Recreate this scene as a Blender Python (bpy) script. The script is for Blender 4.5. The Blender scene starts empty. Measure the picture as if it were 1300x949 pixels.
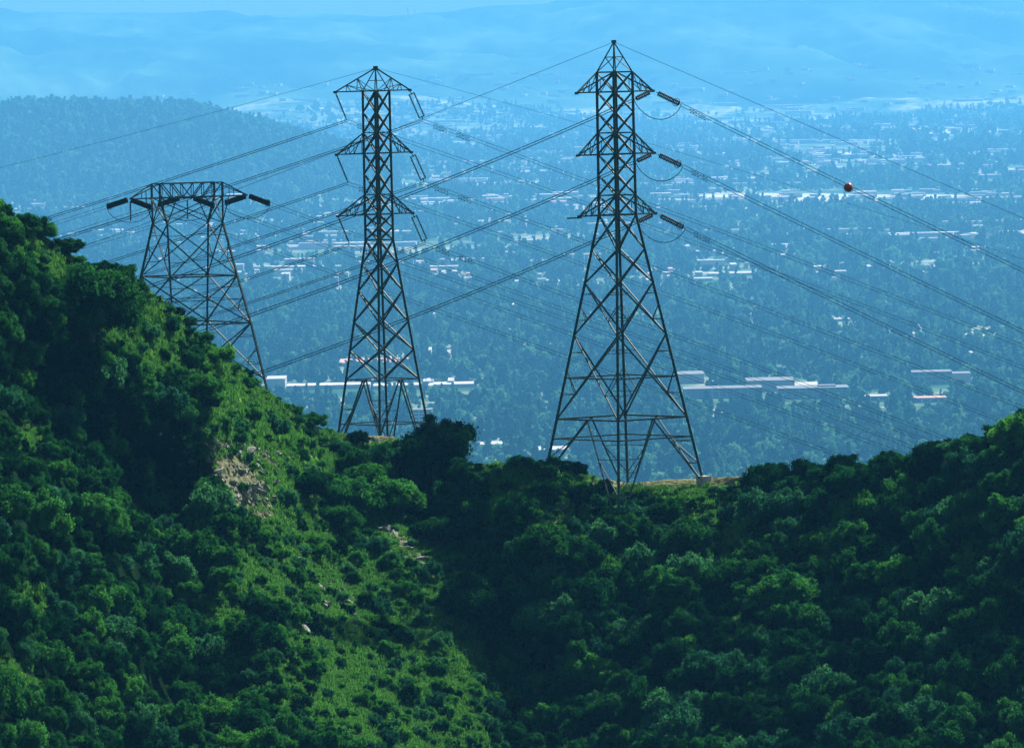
import bpy, math, random
import numpy as np
from mathutils import Vector, Matrix, noise
from mathutils.bvhtree import BVHTree

R = math.radians
S = bpy.context.scene
COL = S.collection
rng = np.random.default_rng(7)
random.seed(7)

# ------------------------------------------------------------------ camera
F = 300.0 / 36.0 * 1300.0
YH = 20.0        # row of the level horizon in the middle of the frame
PITCH, ROLL = math.atan((474.5 - YH) / F), R(1.25)
cd = bpy.data.cameras.new('camera')
cd.lens, cd.sensor_width, cd.sensor_fit = 300.0, 36.0, 'HORIZONTAL'
cd.clip_start, cd.clip_end = 5.0, 200000.0
cam = bpy.data.objects.new('camera', cd)
COL.objects.link(cam)
FW = Vector((0, math.cos(PITCH), -math.sin(PITCH)))
_R0, _U0 = Vector((1, 0, 0)), Vector((0, math.sin(PITCH), math.cos(PITCH)))
RC = _R0 * math.cos(ROLL) - _U0 * math.sin(ROLL)
UC = _R0 * math.sin(ROLL) + _U0 * math.cos(ROLL)
cam.matrix_world = Matrix((RC, UC, -FW)).transposed().to_4x4()
S.camera = cam

# ------------------------------------------------------------------ light
SUN = Vector((0.40, 0.58, 0.72)).normalized()
world = bpy.data.worlds.new('World')
S.world = world
world.use_nodes = True
wn = world.node_tree.nodes
sky = wn.new('ShaderNodeTexSky')
sky.sky_type = 'NISHITA'
sky.sun_disc = False
sky.sun_elevation = math.asin(SUN.z)
sky.sun_rotation = math.atan2(SUN.x, SUN.y)
sky.ozone_density = 2.0
sky.dust_density = 4.0
wn['Background'].inputs['Strength'].default_value = 0.05
world.node_tree.links.new(sky.outputs['Color'], wn['Background'].inputs['Color'])
sl = bpy.data.lights.new('sun', 'SUN')
sl.energy, sl.angle, sl.color = 5.0, R(0.5), (1.0, 0.96, 0.88)
so = bpy.data.objects.new('sun', sl)
so.rotation_euler = SUN.to_track_quat('Z', 'Y').to_euler()
COL.objects.link(so)

S.view_settings.view_transform = 'Standard'
S.view_settings.look = 'None'
S.view_settings.exposure = 1.18
S.view_settings.gamma = 1.0
S.render.engine = 'CYCLES'
S.cycles.use_denoising = True
S.cycles.max_bounces = 5
S.cycles.diffuse_bounces = 2
S.cycles.transmission_bounces = 2
S.cycles.volume_bounces = 0

HAZE_DENSITY = 2.65e-5
HAZE_COLOR = (0.115, 0.50, 0.96, 1)
HAZE_G = 0.35
K = 1.7          # size of the far valley
GROUND = -300.0 * K

# ------------------------------------------------------------------ geometry of the view -> places in the world
def ray(px, py):
    d = FW + RC * ((px - 650.0) / F) - UC * ((py - 474.5) / F)
    return d
def P(px, py, Y):
    d = ray(px, py)
    return d * (Y / d.y)
def G(px, py, z=GROUND):
    d = ray(px, py)
    return d * (z / d.z)
_fw, _rc, _uc = (np.array(v) for v in (FW, RC, UC))
def Pn(px, py, Y):
    px, py, Y = np.broadcast_arrays(np.asarray(px, float), np.asarray(py, float), np.asarray(Y, float))
    d = _fw[None] + _rc[None] * ((px.ravel() - 650) / F)[:, None] - _uc[None] * ((py.ravel() - 474.5) / F)[:, None]
    return d * (Y.ravel() / d[:, 1])[:, None]
def proj(p):
    p = np.asarray(p)
    w = p @ _fw
    return 650 + F * (p @ _rc) / w, 474.5 - F * (p @ _uc) / w

# ------------------------------------------------------------------ materials
def nodes_of(name):
    m = bpy.data.materials.new(name)
    m.use_nodes = True
    nt = m.node_tree
    return m, nt, nt.nodes, nt.links, nt.nodes['Principled BSDF']

def ramp(nd, stops):
    r = nd.new('ShaderNodeValToRGB')
    e = r.color_ramp.elements
    while len(e) < len(stops):
        e.new(0.5)
    for el, (p, c) in zip(e, stops):
        el.position, el.color = p, (*c, 1)
    return r

def mat_plain(name, col, rough=0.7, metal=0.0, var=0.25, scale=3.0, spec=0.5, bump=0.0):
    m, nt, nd, lk, b = nodes_of(name)
    tc = nd.new('ShaderNodeTexCoord')
    n = nd.new('ShaderNodeTexNoise')
    n.inputs['Scale'].default_value, n.inputs['Detail'].default_value = scale, 5
    lk.new(tc.outputs['Object'], n.inputs['Vector'])
    r = ramp(nd, [(0.3, [c * (1 - var) for c in col]), (0.7, [min(1, c * (1 + var)) for c in col])])
    lk.new(n.outputs['Fac'], r.inputs['Fac'])
    lk.new(r.outputs['Color'], b.inputs['Base Color'])
    b.inputs['Roughness'].default_value, b.inputs['Metallic'].default_value = rough, metal
    b.inputs['Specular IOR Level'].default_value = spec
    if bump:
        bp = nd.new('ShaderNodeBump')
        bp.inputs['Strength'].default_value = bump
        lk.new(n.outputs['Fac'], bp.inputs['Height'])
        lk.new(bp.outputs['Normal'], b.inputs['Normal'])
    return m

def mat_leaf(name, dark, mid, light, trans=0.5, wo=0.7, wt=0.45, lp=0.98):
    """leaf colour varies clump by clump (attribute) and plant by plant (object random)"""
    m, nt, nd, lk, b = nodes_of(name)
    nd.remove(b)
    at = nd.new('ShaderNodeAttribute')
    at.attribute_name = 'tint'
    oi = nd.new('ShaderNodeObjectInfo')
    mx = nd.new('ShaderNodeMath')
    mx.operation = 'MULTIPLY_ADD'
    lk.new(oi.outputs['Random'], mx.inputs[0])
    mx.inputs[1].default_value = wo
    mu = nd.new('ShaderNodeMath')
    mu.operation = 'MULTIPLY'
    mu.inputs[1].default_value = wt
    lk.new(at.outputs['Fac'], mu.inputs[0])
    lk.new(mu.outputs[0], mx.inputs[2])
    r = ramp(nd, [(0.1, dark), (0.55, mid), (lp, light)])
    lk.new(mx.outputs[0], r.inputs['Fac'])
    d = nd.new('ShaderNodeBsdfDiffuse')
    t = nd.new('ShaderNodeBsdfTranslucent')
    for s_ in (d, t):
        lk.new(r.outputs['Color'], s_.inputs['Color'])
    a = nd.new('ShaderNodeMixShader')
    a.inputs[0].default_value = trans
    lk.new(d.outputs[0], a.inputs[1]); lk.new(t.outputs[0], a.inputs[2])
    lk.new(a.outputs[0], nd['Material Output'].inputs['Surface'])
    return m

M = {}
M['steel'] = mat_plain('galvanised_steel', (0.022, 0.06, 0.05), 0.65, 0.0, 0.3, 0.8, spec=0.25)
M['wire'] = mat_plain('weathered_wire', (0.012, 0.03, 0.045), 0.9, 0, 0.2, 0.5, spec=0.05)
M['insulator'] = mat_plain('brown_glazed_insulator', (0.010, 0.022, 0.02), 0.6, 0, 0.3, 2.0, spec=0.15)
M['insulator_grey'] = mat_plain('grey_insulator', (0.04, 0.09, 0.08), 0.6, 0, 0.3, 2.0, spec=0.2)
M['concrete'] = mat_plain('concrete', (0.36, 0.36, 0.33), 0.85, 0, 0.2, 3.0, bump=0.3)
M['ball'] = mat_plain('orange_red_plastic', (0.30, 0.035, 0.02), 0.22, 0, 0.12, 2.0)
M['ball_band'] = mat_plain('dark_clamp_band', (0.03, 0.03, 0.03), 0.5, 0.5)
M['bark'] = mat_plain('bark', (0.07, 0.055, 0.04), 0.9, 0, 0.4, 6.0, bump=0.4)
M['rock'] = mat_plain('pale_rock', (0.14, 0.165, 0.125), 0.9, 0, 0.55, 1.3, bump=0.6)
M['leaf_dark'] = mat_leaf('dark_oak_leaves', (0.002, 0.012, 0.005), (0.005, 0.036, 0.009), (0.022, 0.12, 0.018))
M['leaf_mid'] = mat_leaf('chaparral_leaves', (0.003, 0.028, 0.009), (0.013, 0.09, 0.018), (0.055, 0.23, 0.030))
M['leaf_grey'] = mat_leaf('sage_leaves', (0.008, 0.055, 0.03), (0.020, 0.11, 0.042), (0.055, 0.21, 0.065))
M['leaf_olive'] = mat_leaf('fresh_green_leaves', (0.010, 0.07, 0.01), (0.03, 0.15, 0.018), (0.07, 0.26, 0.028))
M['grass'] = mat_leaf('grass_blades', (0.025, 0.11, 0.016), (0.06, 0.20, 0.028), (0.12, 0.31, 0.045), 0.45, .3, .7)
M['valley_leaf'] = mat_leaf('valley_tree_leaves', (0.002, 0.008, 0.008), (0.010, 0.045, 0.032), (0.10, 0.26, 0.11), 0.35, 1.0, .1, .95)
M['wall_pale'] = mat_plain('pale_stucco', (0.38, 0.37, 0.36), 0.8, 0, 0.12, 0.1)
M['wall_grey'] = mat_plain('grey_stucco', (0.26, 0.26, 0.26), 0.8, 0, 0.15, 0.1)
M['wall_dark'] = mat_plain('dark_curtain_wall', (0.10, 0.11, 0.12), 0.5, 0, 0.2, 0.1)
M['roof_white'] = mat_plain('white_roof', (0.28, 0.28, 0.27), 0.7, 0, 0.08, 0.05)
M['roof_pink'] = mat_plain('red_tile_roof', (0.42, 0.20, 0.16), 0.8, 0, 0.2, 0.1)
M['roof_grey'] = mat_plain('grey_roof', (0.08, 0.09, 0.10), 0.8, 0, 0.15, 0.1)
M['glass'] = mat_plain('dark_window_glass', (0.02, 0.025, 0.03), 0.15, 0, 0.2, 0.1)
M['road'] = mat_plain('pale_concrete_road', (0.30, 0.29, 0.27), 0.9, 0, 0.15, 0.01)
M['field'] = mat_plain('dry_pale_field', (0.33, 0.32, 0.24), 0.95, 0, 0.35, 0.004)

# foreground soil and grass
m, nt, nd, lk, b = nodes_of('hill_ground')
tc = nd.new('ShaderNodeTexCoord')
n1 = nd.new('ShaderNodeTexNoise'); n1.inputs['Scale'].default_value, n1.inputs['Detail'].default_value = 0.16, 8
n2 = nd.new('ShaderNodeTexNoise'); n2.inputs['Scale'].default_value, n2.inputs['Detail'].default_value = 1.6, 8
for n in (n1, n2): lk.new(tc.outputs['Object'], n.inputs['Vector'])
rg = ramp(nd, [(0.30, (0.010, 0.045, 0.010)), (0.46, (0.03, 0.11, 0.018)), (0.6, (0.065, 0.18, 0.028)), (0.8, (0.14, 0.23, 0.05))])
lk.new(n2.outputs['Fac'], rg.inputs['Fac'])
rs = ramp(nd, [(0.35, (0.05, 0.07, 0.03)), (0.7, (0.19, 0.19, 0.11))])
lk.new(n2.outputs['Fac'], rs.inputs['Fac'])
at = nd.new('ShaderNodeAttribute'); at.attribute_name = 'soil'
mm = nd.new('ShaderNodeMath'); mm.operation = 'MULTIPLY_ADD'; mm.inputs[1].default_value = 1.0
ms = nd.new('ShaderNodeMath'); ms.operation = 'SUBTRACT'; ms.inputs[1].default_value = 0.48
lk.new(n1.outputs['Fac'], ms.inputs[0]); lk.new(at.outputs['Fac'], mm.inputs[0]); lk.new(ms.outputs[0], mm.inputs[2])
rm = ramp(nd, [(0.35, (0, 0, 0)), (0.6, (1, 1, 1))]); lk.new(mm.outputs[0], rm.inputs['Fac'])
mx = nd.new('ShaderNodeMix'); mx.data_type = 'RGBA'
lk.new(rm.outputs['Color'], mx.inputs[0]); lk.new(rg.outputs['Color'], mx.inputs[6]); lk.new(rs.outputs['Color'], mx.inputs[7])
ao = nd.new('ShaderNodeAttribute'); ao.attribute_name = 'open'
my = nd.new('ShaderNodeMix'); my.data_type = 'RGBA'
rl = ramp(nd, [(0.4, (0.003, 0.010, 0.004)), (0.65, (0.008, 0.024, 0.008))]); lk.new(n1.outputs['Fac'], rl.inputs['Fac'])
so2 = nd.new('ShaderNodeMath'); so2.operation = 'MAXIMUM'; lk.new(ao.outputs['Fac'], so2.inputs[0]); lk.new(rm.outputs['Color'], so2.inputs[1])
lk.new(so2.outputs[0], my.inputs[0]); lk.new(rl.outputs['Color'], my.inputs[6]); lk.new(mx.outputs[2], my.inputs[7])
lk.new(my.outputs[2], b.inputs['Base Color'])
b.inputs['Roughness'].default_value = 1.0; b.inputs['Specular IOR Level'].default_value = 0.0
bp = nd.new('ShaderNodeBump'); bp.inputs['Strength'].default_value = 0.9; bp.inputs['Distance'].default_value = 0.5
lk.new(n2.outputs['Fac'], bp.inputs['Height']); lk.new(bp.outputs['Normal'], b.inputs['Normal'])
M['hill'] = m

# valley floor: dark woods, lawns, pale lots
m, nt, nd, lk, b = nodes_of('valley_ground')
tc = nd.new('ShaderNodeTexCoord')
n1 = nd.new('ShaderNodeTexNoise'); n1.inputs['Scale'].default_value, n1.inputs['Detail'].default_value = 0.0022, 8
n2 = nd.new('ShaderNodeTexNoise'); n2.inputs['Scale'].default_value, n2.inputs['Detail'].default_value = 0.02, 6
n1.inputs['Roughness'].default_value = 0.62
for n in (n1, n2): lk.new(tc.outputs['Object'], n.inputs['Vector'])
ad = nd.new('ShaderNodeMath'); ad.operation = 'MULTIPLY_ADD'; ad.inputs[1].default_value = 0.45
lk.new(n2.outputs['Fac'], ad.inputs[0]); lk.new(n1.outputs['Fac'], ad.inputs[2])
r1 = ramp(nd, [(0.52, (0.01, 0.035, 0.025)), (0.68, (0.04, 0.09, 0.05)), (0.78, (0.15, 0.19, 0.13)), (0.90, (0.36, 0.36, 0.31))])
lk.new(ad.outputs[0], r1.inputs['Fac'])
lk.new(r1.outputs['Color'], b.inputs['Base Color'])
b.inputs['Roughness'].default_value = 0.95; b.inputs['Specular IOR Level'].default_value = 0.0
M['valley'] = m

# far grass mountains
m, nt, nd, lk, b = nodes_of('mountain_ground')
tc = nd.new('ShaderNodeTexCoord')
n1 = nd.new('ShaderNodeTexNoise'); n1.inputs['Scale'].default_value, n1.inputs['Detail'].default_value = 1.0, 9
n1.inputs['Roughness'].default_value = 0.6
mp = nd.new('ShaderNodeMapping'); mp.inputs['Scale'].default_value = (0.0011, 0.0005, 0.004)
lk.new(tc.outputs['Object'], mp.inputs['Vector']); lk.new(mp.outputs['Vector'], n1.inputs['Vector'])
r1 = ramp(nd, [(0.34, (0.006, 0.02, 0.016)), (0.5, (0.03, 0.07, 0.035)), (0.62, (0.07, 0.13, 0.06)), (0.78, (0.10, 0.16, 0.09))])
lk.new(n1.outputs['Fac'], r1.inputs['Fac']); lk.new(r1.outputs['Color'], b.inputs['Base Color'])
b.inputs['Roughness'].default_value = 0.95; b.inputs['Specular IOR Level'].default_value = 0.0
M['mountain'] = m

# ------------------------------------------------------------------ mesh helpers
def mesh_np(name, v, f, mat=None, smooth=False, attrs=None):
    """v (n,3), f (m,k) equal-sized faces"""
    v = np.asarray(v, np.float32); f = np.asarray(f, np.int32)
    me = bpy.data.meshes.new(name)
    me.vertices.add(len(v)); me.vertices.foreach_set('co', v.ravel())
    k = f.shape[1]
    me.loops.add(f.size); me.loops.foreach_set('vertex_index', f.ravel())
    me.polygons.add(len(f))
    me.polygons.foreach_set('loop_start', np.arange(0, f.size, k, dtype=np.int32))
    me.polygons.foreach_set('loop_total', np.full(len(f), k, np.int32))
    if smooth: me.polygons.foreach_set('use_smooth', np.ones(len(f), bool))
    for an, av in (attrs or {}).items():
        a = me.attributes.new(an, 'FLOAT', 'POINT'); a.data.foreach_set('value', np.asarray(av, np.float32))
    me.update(calc_edges=True)
    if mat: me.materials.append(mat)
    return me

def link(name, data, parent=None, loc=None):
    o = bpy.data.objects.new(name, data); COL.objects.link(o)
    if loc is not None: o.location = loc
    if parent: o.parent = parent
    return o

def tag(o, label, cat=None, group=None, kind=None):
    if label: o['label'] = label
    if cat: o['category'] = cat
    if group: o['group'] = group
    if kind: o['kind'] = kind
    return o

class MB:
    def __init__(s): s.v, s.f = [], []
    def bar(s, a, b, w, h=None):
        a, b = Vector(a), Vector(b)
        d = b - a
        if d.length < 1e-4: return
        d.normalize()
        x = d.cross(Vector((0, 0, 1)))
        if x.length < 1e-3: x = Vector((1, 0, 0))
        x.normalize(); y = x.cross(d)
        h = h or w
        x = x * w / 2; y = y * h / 2
        n = len(s.v)
        for p in (a, b):
            for sx, sy in ((-1, -1), (1, -1), (1, 1), (-1, 1)): s.v.append(p + x * sx + y * sy)
        s.f += [(n, n+3, n+2, n+1), (n+4, n+5, n+6, n+7)] + [(n+i, n+(i+1) % 4, n+4+(i+1) % 4, n+4+i) for i in range(4)]
    def box(s, c, sx, sy, sz):
        c = Vector(c); n = len(s.v)
        for z in (0, 1):
            for x, y in ((-1, -1), (1, -1), (1, 1), (-1, 1)): s.v.append(c + Vector((x * sx / 2, y * sy / 2, z * sz)))
        s.f += [(n, n+3, n+2, n+1), (n+4, n+5, n+6, n+7)] + [(n+i, n+(i+1) % 4, n+4+(i+1) % 4, n+4+i) for i in range(4)]
    def tube(s, pts, rad, k=6, cap=True):
        pts = [Vector(p) for p in pts]; n0 = len(s.v); m_ = len(pts)
        for i, p in enumerate(pts):
            d = (pts[min(i+1, m_-1)] - pts[max(i-1, 0)]).normalized()
            x = d.cross(Vector((0, 0, 1)))
            if x.length < 1e-3: x = Vector((1, 0, 0))
            x.normalize(); y = x.cross(d)
            r = rad[i] if isinstance(rad, (list, tuple)) else rad
            for j in range(k):
                a = 2 * math.pi * j / k
                s.v.append(p + x * (r * math.cos(a)) + y * (r * math.sin(a)))
        for i in range(m_ - 1):
            for j in range(k):
                a = n0 + i * k + j; b = n0 + i * k + (j + 1) % k
                s.f.append((a, b, b + k, a + k))
        if cap:
            s.f.append(tuple(n0 + j for j in reversed(range(k))))
            s.f.append(tuple(n0 + (m_ - 1) * k + j for j in range(k)))
    def build(s, name, mat, parent=None, loc=None, smooth=False):
        me = bpy.data.meshes.new(name)
        me.from_pydata([tuple(v) for v in s.v], [], s.f); me.materials.append(mat)
        if smooth: me.polygons.foreach_set('use_smooth', np.ones(len(me.polygons), bool))
        me.update()
        return link(name, me, parent, loc)

# ------------------------------------------------------------------ the ground sheet: valley, knoll and far mountains
SKYL = np.array([(-900, 14), (-300, 4), (0, 9), (40, 15), (200, 17), (300, 13), (327, 19), (440, 18), (500, 20), (577, 15), (635, 8), (704, 5),
                 (740, -6), (800, -22), (900, -34), (1050, -45), (1200, -40), (1400, -55), (2000, -40)], float)
def fbm2(x, y, seed, octv=5):
    out = np.empty(x.size)
    xr, yr = x.ravel(), y.ravel()
    for i in range(x.size):
        out[i] = noise.fractal(Vector((xr[i], yr[i], seed)), 0.9, 2.1, octv)
    return out.reshape(x.shape)

def sstep(a, b, x):
    t = np.clip((x - a) / (b - a), 0, 1)
    return t * t * (3 - 2 * t)

def ground_height(x, y):
    """valley floor z for arrays x, y (world metres)"""
    x = np.asarray(x, float); y = np.asarray(y, float)
    px = 650 + F * x / np.maximum(y, 500)
    z = np.full(x.shape, GROUND)
    # wooded knoll on the left, about 15 km out
    ky = np.interp(px, [-800, -200, 0, 60, 230, 300, 350, 400, 460, 540], [185, 160, 149, 145, 147, 159, 173, 188, 205, 228])
    kt = -(ky - YH + (px - 650) * 0.0218) / F * 15800.0 * K
    z = z + np.maximum(kt - GROUND, 0) * np.exp(-((y / K - 15800) / 1500.0) ** 2)
    # bench with housing, 22 km
    bx = np.interp(px, [150, 280, 360, 500, 650, 760], [0, 25, 50, 55, 30, 0])
    z = z + K * bx * sstep(21500, 23500, y / K) * (1 - sstep(23500, 27000, y / K) * 0.3)
    # mountains
    sk = np.interp(px, SKYL[:, 0], SKYL[:, 1])
    top = -(sk - YH + (px - 650) * 0.0218) / F * 28000.0 * K
    t = sstep(22500, 28000, y / K)
    fade = t * (1 - 0.6 * sstep(28300, 34000, y / K))
    z = z + (top - GROUND) * fade
    return z

def make_ground():
    ys = np.concatenate([np.array([-3000, 0, 1500, 3000]), np.concatenate([np.geomspace(4200, 22000 * K, 300), np.linspace(22100 * K, 29500 * K, 160), [30000 * K, 31000 * K]])])
    us = np.concatenate([np.linspace(-0.35, -0.09, 10)[:-1], np.linspace(-0.09, 0.09, 300), np.linspace(0.09, 0.35, 10)[1:]])
    U, Y = np.meshgrid(us, ys)
    X = U * np.maximum(Y, 4000)
    Z = ground_height(X, Y)
    YK, XK = Y / K, X / K
    w = sstep(22500, 25500, YK) * (1 - 0.75 * np.exp(-((YK - 28000) / 450.0) ** 2))
    w = w * np.where(YK > 28000, np.exp(-(YK - 28000) / 350.0), 1)
    nz = fbm2((XK + YK * .25) / 620, YK / 1500, 3.3, 6)
    rid = 1 - np.abs(nz) * 1.6
    Z = Z + (rid - 0.75) * 80 * K * w
    kn = np.exp(-((YK - 15800) / 1700.0) ** 2)
    Z = Z + fbm2(XK / 700, YK / 900, 9.1, 4) * 14 * kn * (X < -300)
    # bring every column's crest to the height of the real skyline
    PXc = 650 + F * us; mr = (ys > 23500 * K) & (ys < 28600 * K)
    sk = np.interp(PXc, SKYL[:, 0], SKYL[:, 1]) + np.array([noise.fractal(Vector((q / 60, 4.4, 0)), .8, 2, 4) for q in PXc]) * 1.6
    ang = -(sk - YH + (PXc - 650) * 0.0218) / F
    cur = (Z[mr] / Y[mr])
    kmax = cur.argmax(0); ym = Y[mr][kmax, np.arange(len(us))]; zm = Z[mr][kmax, np.arange(len(us))]
    fac = (ang * ym - GROUND) / (zm - GROUND)
    mt = sstep(22500, 24500, YK)
    Z = GROUND + (Z - GROUND) * (1 + (fac[None, :] - 1) * mt)
    V = np.stack([X.ravel(), Y.ravel(), Z.ravel()], 1)
    nx = len(us); i = np.arange(len(ys) - 1)[:, None] * nx + np.arange(nx - 1)[None]
    i = i.ravel()
    faces = np.stack([i, i + 1, i + 1 + nx, i + nx], 1)
    me = mesh_np('ground', V, faces, M['valley'], True)
    me.materials.append(M['mountain'])
    cy = V[faces[:, 0], 1]
    me.polygons.foreach_set('material_index', (cy > 23600 * K).astype(np.int32))
    o = link('ground', me)
    tag(o, 'wide valley floor rising to hazy grass mountains on the horizon', None, None, 'structure')
    return V[:, 2].reshape(len(ys), nx), us, ys
GZ, GU, GY = make_ground()
def gz(x, y):
    """bilinear height of the ground sheet"""
    x = np.asarray(x, float); y = np.asarray(y, float)
    u = x / np.maximum(y, 4000)
    j = np.clip(np.searchsorted(GY, y) - 1, 0, len(GY) - 2); i = np.clip(np.searchsorted(GU, u) - 1, 0, len(GU) - 2)
    fy = (y - GY[j]) / (GY[j+1] - GY[j]); fx = (u - GU[i]) / (GU[i+1] - GU[i])
    return (GZ[j, i] * (1-fx) * (1-fy) + GZ[j, i+1] * fx * (1-fy) + GZ[j+1, i] * (1-fx) * fy + GZ[j+1, i+1] * fx * fy)

# ------------------------------------------------------------------ the near hills
RIDGE = np.array([(-700, -60), (-400, 40), (-150, 180), (0, 262), (20, 275), (60, 302), (100, 330), (140, 350), (175, 360), (200, 376), (225, 396), (245, 424), (280, 445),
                  (310, 472), (335, 492), (360, 515), (390, 535), (420, 548), (435, 551), (500, 554), (520, 566), (580, 584), (605, 590), (650, 586), (700, 587),
                  (740, 598), (757, 606), (800, 613), (850, 608), (891, 607), (940, 604), (980, 604), (1040, 600), (1100, 592), (1160, 584), (1200, 571),
                  (1230, 561), (1260, 548), (1300, 537), (1450, 490), (1700, 430), (2000, 360)], float)
RDEPTH = np.array([(-700, 800), (0, 808), (200, 840), (330, 868), (430, 893), (480, 898), (540, 888), (600, 870), (650, 862), (700, 862), (750, 868), (890, 871),
                   (1000, 862), (1150, 848), (1300, 832), (1700, 800), (2000, 790)], float)
BDEPTH = np.array([(-700, 640), (0, 742), (215, 778), (300, 786), (480, 812), (580, 826), (640, 834), (700, 832), (780, 827), (900, 815), (1100, 800), (1300, 790), (2000, 740)], float)
def ridge(px): return np.interp(px, RIDGE[:, 0], RIDGE[:, 1])
def seg_dist(px, py, ax, ay, bx, by):
    t = np.clip(((px-ax)*(bx-ax) + (py-ay)*(by-ay)) / ((bx-ax)**2 + (by-ay)**2), 0, 1)
    return np.hypot(px - ax - t*(bx-ax), py - ay - t*(by-ay))
GULLY = [((40, 500), (205, 620), 62, 13), ((205, 620), (250, 900), 52, 16), ((520, 610), (610, 710), 35, 4), ((610, 710), (680, 900), 50, 6),
         ((560, 640), (640, 560), 30, 3), ((820, 660), (760, 900), 60, 5), ((1150, 640), (1010, 900), 60, 6), ((20, 380), (60, 520), 30, 3), ((320, 700), (300, 900), 35, 5), ((930, 620), (880, 880), 30, 4)]
def hill_depth(px, py):
    px = np.asarray(px, float); py = np.asarray(py, float)
    r = ridge(px); d = np.maximum(py - r, 0)
    yr = np.interp(px, RDEPTH[:, 0], RDEPTH[:, 1])
    flat = np.exp(-((px - 800) / 90.0) ** 4)
    cot = 1.15
    yb = np.interp(px, BDEPTH[:, 0], BDEPTH[:, 1])
    y = yr + (yb - yr) * (d / (900 - r)) - flat * 2.5 * np.minimum(d, 30) / 30 + flat * 2.5 * np.clip((d - 30) / 200, 0, 1)
    n = fbm2(px / 95, py / 120, 1.7, 4) * 3.2 + fbm2(px / 26, py / 30, 5.7, 3) * 0.6
    w = np.clip(d / 50.0, 0.0, 1) * (1 - 0.8 * flat * np.exp(-(d / 45) ** 2))
    y = y + n * w
    for (a, b_, wd, am) in GULLY:
        dd = seg_dist(px, py, *a, *b_)
        y = y + am * np.exp(-(dd / wd) ** 2) * np.clip(d / 40, 0, 1)
    return y

OPEN = [  # grass openings in the brush: x, y, rx, ry, angle(deg, down-right positive), strength
    (186, 432, 36, 30, 50, 1), (68, 340, 50, 14, 38, 1), (160, 385, 18, 14, 50, .6), (243, 502, 14, 8, 30, .9),
    (318, 532, 62, 24, 42, 1), (385, 588, 40, 17, 35, .95), (300, 590, 50, 22, 50, .95), (335, 632, 32, 30, 40, .9),
    (410, 715, 90, 26, 42, .95), (520, 700, 60, 18, 40, .95), (470, 790, 80, 40, 50, 1), (545, 830, 50, 60, 60, 1), (330, 740, 50, 18, 35, .8),
    (285, 790, 40, 18, 40, .6), (42, 775, 24, 20, 60, .85), (30, 560, 14, 14, 0, .6), (20, 860, 40, 14, 30, .5),
    (655, 628, 42, 26, -40, .75), (700, 665, 30, 22, 20, .7), (640, 600, 30, 14, 0, .5), (905, 655, 42, 26, 20, .75), (860, 625, 40, 14, 0, .6),
    (930, 700, 20, 34, 20, .6), (780, 612, 50, 9, 0, .9), (880, 608, 75, 7, -3, 1), (462, 555, 36, 7, 0, 1), (790, 790, 22, 12, 30, .6),
    (590, 690, 26, 12, 50, .6), (935, 805, 14, 22, 20, .5), (430, 850, 60, 20, 30, .8), (500, 900, 120, 50, 20, .6), (640, 520, 1, 1, 0, 0)]
SOIL = [(880, 609, 85, 9, -3, 1.3), (780, 614, 40, 8, 0, .9), (465, 556, 40, 8, 0, 1.1), (300, 610, 52, 32, 50, 1.0), (330, 650, 24, 22, 40, .7),
        (525, 705, 50, 14, 40, .7), (425, 750, 40, 12, 40, .45), (345, 770, 30, 8, 35, .4), (905, 640, 30, 14, 20, .35), (820, 668, 26, 18, 40, .7), (330, 576, 30, 8, 30, .7)]
def px_rib(cx, cy): return 150 < cx < 600 and cy > 400
def zone(px, py, lst):
    o = np.zeros(np.shape(px))
    for (cx, cy, rx, ry, a, s) in lst:
        c, s_ = math.cos(R(a)), math.sin(R(a))
        dx, dy = px - cx, py - cy
        if lst is OPEN and px_rib(cx, cy): rx, ry = rx * 1.2, ry * 1.3
        u = (dx * c + dy * s_) / rx; v = (-dx * s_ + dy * c) / ry
        o = np.maximum(o, s * np.exp(-(u*u + v*v) ** 1.5 * 0.7))
    return o

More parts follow.
